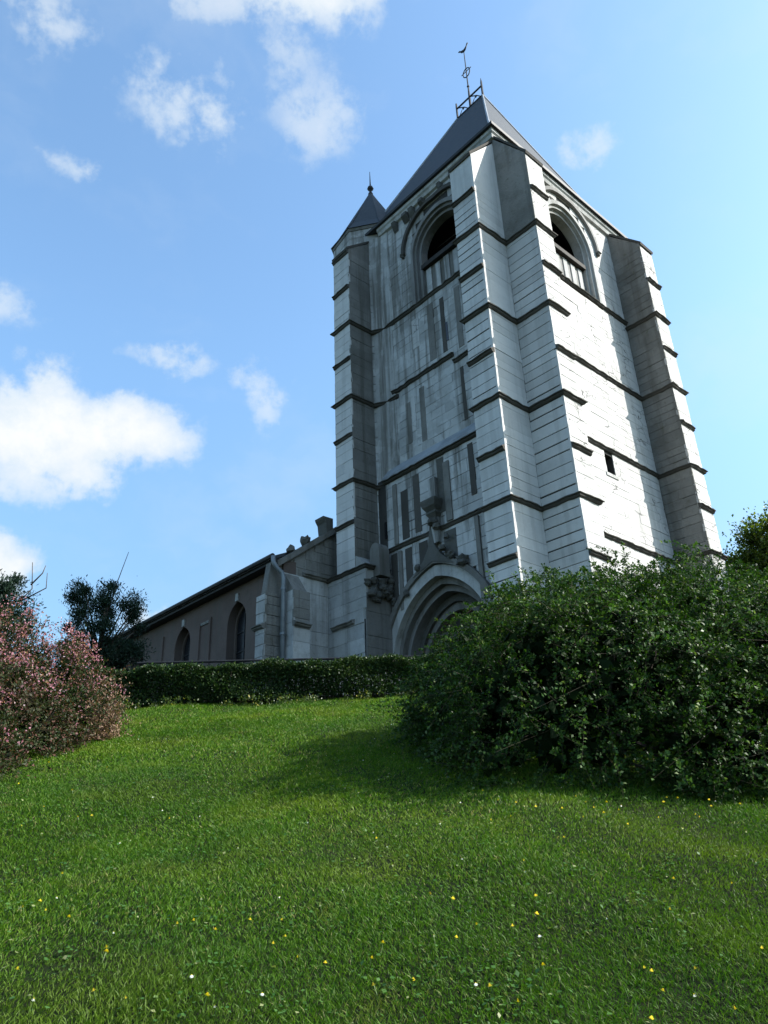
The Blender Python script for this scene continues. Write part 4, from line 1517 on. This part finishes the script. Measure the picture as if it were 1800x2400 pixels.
def tree(name, label, x, y, gz, H, crown, mat, n_limb, clumps, per, leafL, leafW, seed, spread=.3, trunk_r=.14, up=.2, bare=()):
    """crown: cx, cy, cz (above the ground), rx, ry, rz"""
    g = np.random.default_rng(seed)
    root = tag(empty(name, (x, y, gz + EYE)), label, 'tree')
    m = MB()
    m.tube([(0, 0, -.3), (.03, .02, H * .25), (-.04, .03, H * .5), (.02, -.02, H * .82)], [trunk_r, trunk_r * .8, trunk_r * .5, trunk_r * .12], 8)
    cx, cy, cz, rx, ry, rz = crown
    d = rand_dirs(clumps, g)
    d[:, 2] += up * .3
    C = np.array([cx, cy, cz]) + d * np.array([rx, ry, rz]) * (0.35 + .65 * g.random((clumps, 1)) ** .55)
    for i in range(min(n_limb, clumps)):
        c = C[i]
        z0 = min(H * .8, max(H * .12, c[2] * .55))
        mid = np.array([c[0] * .5, c[1] * .5, (z0 + c[2]) / 2 + .05])
        m.tube([(0, 0, z0), tuple(mid), tuple(c)], [trunk_r * .3, trunk_r * .18, .012], 5)
    for (p0, p1, p2) in bare:
        m.tube([p0, p1, p2], [.022, .014, .008], 5)
    m.build('trunk', 'bark', root, 0.0, smooth=True)
    P = np.repeat(C, per, 0) + g.normal(size=(clumps * per, 3)) * spread * np.array([1, 1, .8]) * g.uniform(.5, 1.25, (clumps, 1)).repeat(per, 0)
    out = unit(P - np.array([cx, cy, cz - rz * .3]))
    dl = unit(rand_dirs(len(P), g) + out * .5 + np.array([0, 0, up]))
    L = leafL * (.6 + .8 * g.random(len(P)))
    ok = P[:, 2] > .1
    v, f = leaf_geo(P[ok], dl[ok], unit(rand_dirs(len(P), g) + out * .5)[ok], L[ok], (L * leafW)[ok])
    np_mesh('crown', v, f, mat, root)
    return root


tree('conifer_tree', 'dark evergreen tree rising behind the pink bush next to the nave roof', -8.1, 20.6, 3.4, 4.2, (0, 0, 2.4, 1.25, 1.25, 1.5), 'leaf_conifer', 40, 64, 420, .085, .30, 41,
     spread=.15, up=.7, bare=[((.1, 0, 3.2), (.25, 0, 4.0), (.5, 0, 5.0))])
tree('conifer_tree', 'dark leafy tree with bare twigs at the far left edge', -9.9, 17.6, 3.4, 3.7, (-.2, 0, 2.0, 1.35, 1.2, 1.35), 'leaf_conifer', 40, 64, 420, .085, .34, 42,
     spread=.16, up=.5, bare=[((.7, 0, 2.4), (1.1, 0, 2.9), (1.0, 0, 3.6)), ((.9, 0, 2.6), (1.45, 0, 2.9), (1.42, 0, 3.3)), ((1.05, 0, 3.0), (1.3, 0, 3.3), (1.35, 0, 3.5))])
tree('broadleaf_tree', 'sunlit green leafy tree beyond the tower at the right edge', 14.35, 25.6, 3.6, 7.2, (0, 0, 3.9, 2.3, 2.1, 3.0), 'leaf_tree', 70, 210, 330, .12, .6, 43,
     spread=.34, trunk_r=.2, up=.2)


# ------------------------------------------------------------------ handrail and low wall at the top of the bank
def handrail():
    y = 16.75
    root = tag(empty('handrail', (-1.4, y, float(hgt(-1.4, y)) + EYE)), 'thin dark metal handrail running above the hedge before the church', 'railing')
    z = 4.04 - float(hgt(-1.4, y))
    m = MB()
    m.tube([(-4.2, -.3, z), (0.0, 0.0, z), (2.6, .16, z)], .028, 8)
    m.build('rail', 'rail_paint', root)
    for x in (-4.0, -1.85, 0.0, 1.25, 2.5):
        yy = -.3 + (x + 4.2) * .0714 if x < 0 else .0615 * x
        m = MB()
        m.tube([(x, yy, -.35), (x, yy, z)], .022, 6)
        m.build('post', 'rail_paint', root)
    o = empty('low_wall', (0.2, 17.25, 3.0 + EYE), R(3))
    tag(o, 'low pale stone wall just behind the handrail', 'wall')
    x = -2.6
    while x < 2.4:
        w = random.uniform(.5, .85)
        m = MB()
        m.box(x + .005, x + w - .005, -.16, .16, -.4, .74 + random.uniform(-.01, .01))
        m.build('stone', 'stone_nave', o, bevel=.012)
        x += w


handrail()


# ------------------------------------------------------------------ grass
def grass():
    g = np.random.default_rng(51)
    Vs, Fs, off = [], [], 0
    # bands of distance: y range, blades per square metre, blade height, width
    bands = [(2.4, 4.2, 14500, .037, .0036), (4.2, 6.2, 9800, .038, .0045), (6.2, 9.0, 6000, .041, .0060), (9.0, 12.2, 3600, .052, .0084), (12.2, 15.3, 2600, .058, .0105)]
    for bi, (y0, y1, den, bh, bw) in enumerate(bands):
        xm0, xm1 = -(.56 * y1 + 3.4), .56 * y1 + 3.4
        n = int((xm1 - xm0) * (y1 - y0) * den)
        x = g.uniform(xm0, xm1, n)
        y = g.uniform(y0, y1, n)
        # tufts: sparser in some places
        tf = .5 + .5 * np.sin(3.1 * x + 1.7 * np.sin(2.3 * y)) * np.sin(2.7 * y + 1.3 * np.sin(3.7 * x))
        edge = np.abs(x) - .56 * y                # thinner turf beyond what the eye can reach
        keep = (g.random(n) < .72 + .28 * tf) & (edge < 3.4) & ((edge < .5) | (g.random(n) < .28))
        x, y, tf = x[keep], y[keep], tf[keep]
        n = len(x)
        z = hgt(x, y)
        b = np.stack([x, y, z + EYE - .004], 1)
        hgt_ = bh * (.45 + .75 * g.random(n)) * (.8 + .45 * tf)
        tall = g.random(n) < .012
        hgt_ = np.where(tall, hgt_ * 1.8, hgt_)
        az = g.uniform(0, 6.2832, n)
        lean = np.stack([np.cos(az), np.sin(az), np.zeros(n)], 1) * (.25 + .6 * g.random((n, 1)))
        lean[:, 0] += .25 * np.sin(1.3 * x + y)
        lean[:, 1] += .25 * np.cos(1.1 * y - x)
        dirv = unit(lean + np.array([0, 0, 1.0]))
        sd = unit(np.cross(dirv, rand_dirs(n, g)))
        w = bw * (.7 + .6 * g.random((n, 1)))
        tip = b + dirv * hgt_[:, None] * .55 + unit(lean * 1.8 + np.array([0, 0, .75])) * hgt_[:, None] * .5
        mid = b + dirv * hgt_[:, None] * .55
        v = np.empty((n, 4, 3))
        v[:, 0] = b - sd * w * .25
        v[:, 1] = mid + sd * w * .5
        v[:, 2] = tip
        v[:, 3] = mid - sd * w * .5
        Vs.append(v.reshape(-1, 3))
        Fs.append(np.arange(n * 4).reshape(n, 4) + off)
        off += n * 4
    o = np_mesh('grass', np.concatenate(Vs), np.concatenate(Fs), 'grass_blade')
    tag(o, 'short green grass covering the sloping lawn', 'grass', kind='stuff')


grass()


def lawn_weeds():
    g = np.random.default_rng(52)
    k = 520
    y = g.uniform(2.8, 13.5, k)
    x = g.uniform(-1, 1, k) * (.55 * y + .6)
    c = np.stack([x, y], 1).repeat(26, 0)
    r = g.uniform(.05, .17, k).repeat(26)
    p = c + g.normal(size=c.shape) * r[:, None]
    P = np.stack([p[:, 0], p[:, 1], hgt(p[:, 0], p[:, 1]) + EYE + g.uniform(.012, .045, len(p))], 1)
    L = .020 * (.6 + .9 * g.random(len(P)))
    d = rand_dirs(len(P), g) * np.array([1, 1, .25])
    v, f = leaf_geo(P, d, unit(rand_dirs(len(P), g) * .5 + np.array([0, 0, 1.0])), L, L * .85, .1)
    o = np_mesh('clover', v, f, 'leaf_clover')
    tag(o, 'low clover and broad leaved weeds scattered through the lawn', 'clover', kind='stuff')


lawn_weeds()

# ------------------------------------------------------------------ flowers in the lawn
DAND = [[1.48, 6.06], [2.1, 6.33], [1.34, 5.83], [1.06, 6.12], [2.39, 6.15], [2.19, 6.02], [1.59, 5.69], [1.52, 5.93], [1.11, 5.49], [0.78, 5.02], [0.19, 4.6], [0.74, 4.56], [0.68, 4.34], [0.39, 4.2], [0.25, 4.05], [0.62, 3.82], [1.05, 3.65], [0.04, 3.69], [1.6, 3.89], [1.86, 4.68], [0.37, 3.59], [0.45, 3.48], [0.93, 3.44], [1.29, 3.46], [0.84, 6.42], [0.93, 6.3], [2.2, 5.95], [1.88, 5.91], [2.66, 6.28], [2.44, 6.35], [1.42, 6.38], [0.86, 5.96], [0.67, 5.93], [-0.48, 3.96], [-0.62, 4.1], [-0.57, 4.21], [-0.94, 4.27], [-1.07, 4.35], [-1.12, 4.3], [-1.38, 4.04], [-1.39, 4.01], [-1.28, 3.68], [-1.71, 3.82], [-2.02, 4.68], [-2.03, 4.57], [-1.73, 4.39], [-1.12, 3.62], [-0.81, 3.57], [-0.35, 3.89], [-0.64, 4.43]]
DAIS = [[-1.57, 6.24], [-0.65, 6.14], [-1.08, 5.51], [-2.71, 6.2], [-0.46, 7.08], [-0.91, 3.77], [-0.58, 3.59], [-0.41, 4.52], [-2.01, 6.9], [-1.59, 6.5], [-0.16, 5.84], [-3.58, 8.15], [-1.09, 4.65], [1.05, 6.13], [1.22, 6.42], [1.22, 5.8], [1.7, 6.17], [0.52, 6.49], [1.05, 4.27], [3.01, 6.69], [0.31, 5.91], [0.23, 7.81], [1.18, 3.57]]


_g = random.Random(77)
for _ in range(46):
    yy = _g.uniform(3.3, 9.5)
    DAND.append([_g.uniform(-.5, .5) * yy, yy])
for _ in range(110):
    yy = _g.uniform(3.4, 12.5)
    DAIS.append([_g.uniform(-.5, .48) * yy, yy])


def flower_mesh(name, petal, rad, n, hgt_, centre):
    g = np.random.default_rng(61)
    vs, fs, mi = [], [], []
    for ring, (r, zz, k) in enumerate(((rad, .0, n), (rad * .7, .004, n), (rad * .4, .008, max(5, n // 2)))):
        for j in range(k):
            a = 6.2832 * (j + .5 * ring) / k + g.uniform(-.1, .1)
            w = 3.0 / k * r
            c, s = math.cos(a), math.sin(a)
            b = len(vs)
            vs += [(0, 0, hgt_ + zz), (c * r * .6 - s * w * .5, s * r * .6 + c * w * .5, hgt_ + zz + .003), (c * r, s * r, hgt_ + zz + .002), (c * r * .6 + s * w * .5, s * r * .6 - c * w * .5, hgt_ + zz + .003)]
            fs.append((b, b + 1, b + 2, b + 3))
            mi.append(2 if (ring == 2) else 0)
    for j in range(3):
        a0_, a1_ = 2.0944 * j, 2.0944 * (j + 1)
        b = len(vs)
        q = .0016
        vs += [(q * math.cos(a0_), q * math.sin(a0_), -.01), (q * math.cos(a1_), q * math.sin(a1_), -.01), (q * math.cos(a1_), q * math.sin(a1_), hgt_), (q * math.cos(a0_), q * math.sin(a0_), hgt_)]
        fs.append((b, b + 1, b + 2, b + 3))
        mi.append(1)
    o = np_mesh(name, np.array(vs), np.array(fs), [petal, 'stem_green', centre], matidx=mi)
    return o


def in_shrub(x, y):
    return any(((x - l[0]) / l[2]) ** 2 + ((y - l[1]) / l[3]) ** 2 < 1.0 for l in LOB_R + LOB_L)


def place_flowers(proto, pts, label, cat, group):
    for i, (x, y) in enumerate([p for p in pts if not in_shrub(*p)]):
        o = proto if i == 0 else proto.copy()
        if i:
            COL.objects.link(o)
        o.location = (x, y, float(hgt(x, y)) + EYE)
        s = random.uniform(.55, 1.1)
        o.scale = (s, s, random.uniform(.85, 1.1))
        o.rotation_euler = (random.uniform(.1, .5), random.uniform(-.3, .3), random.uniform(0, 6.28))
        tag(o, label, cat, group)


place_flowers(flower_mesh('dandelion', 'petal_yellow', .013, 14, .050, 'petal_yellow'), DAND, 'small yellow dandelion flower in the lawn', 'flower', 'yellow dandelions in the lawn')
place_flowers(flower_mesh('daisy', 'petal_white', .010, 12, .048, 'petal_yellow'), DAIS, 'tiny white daisy in the lawn', 'flower', 'white daisies in the lawn')
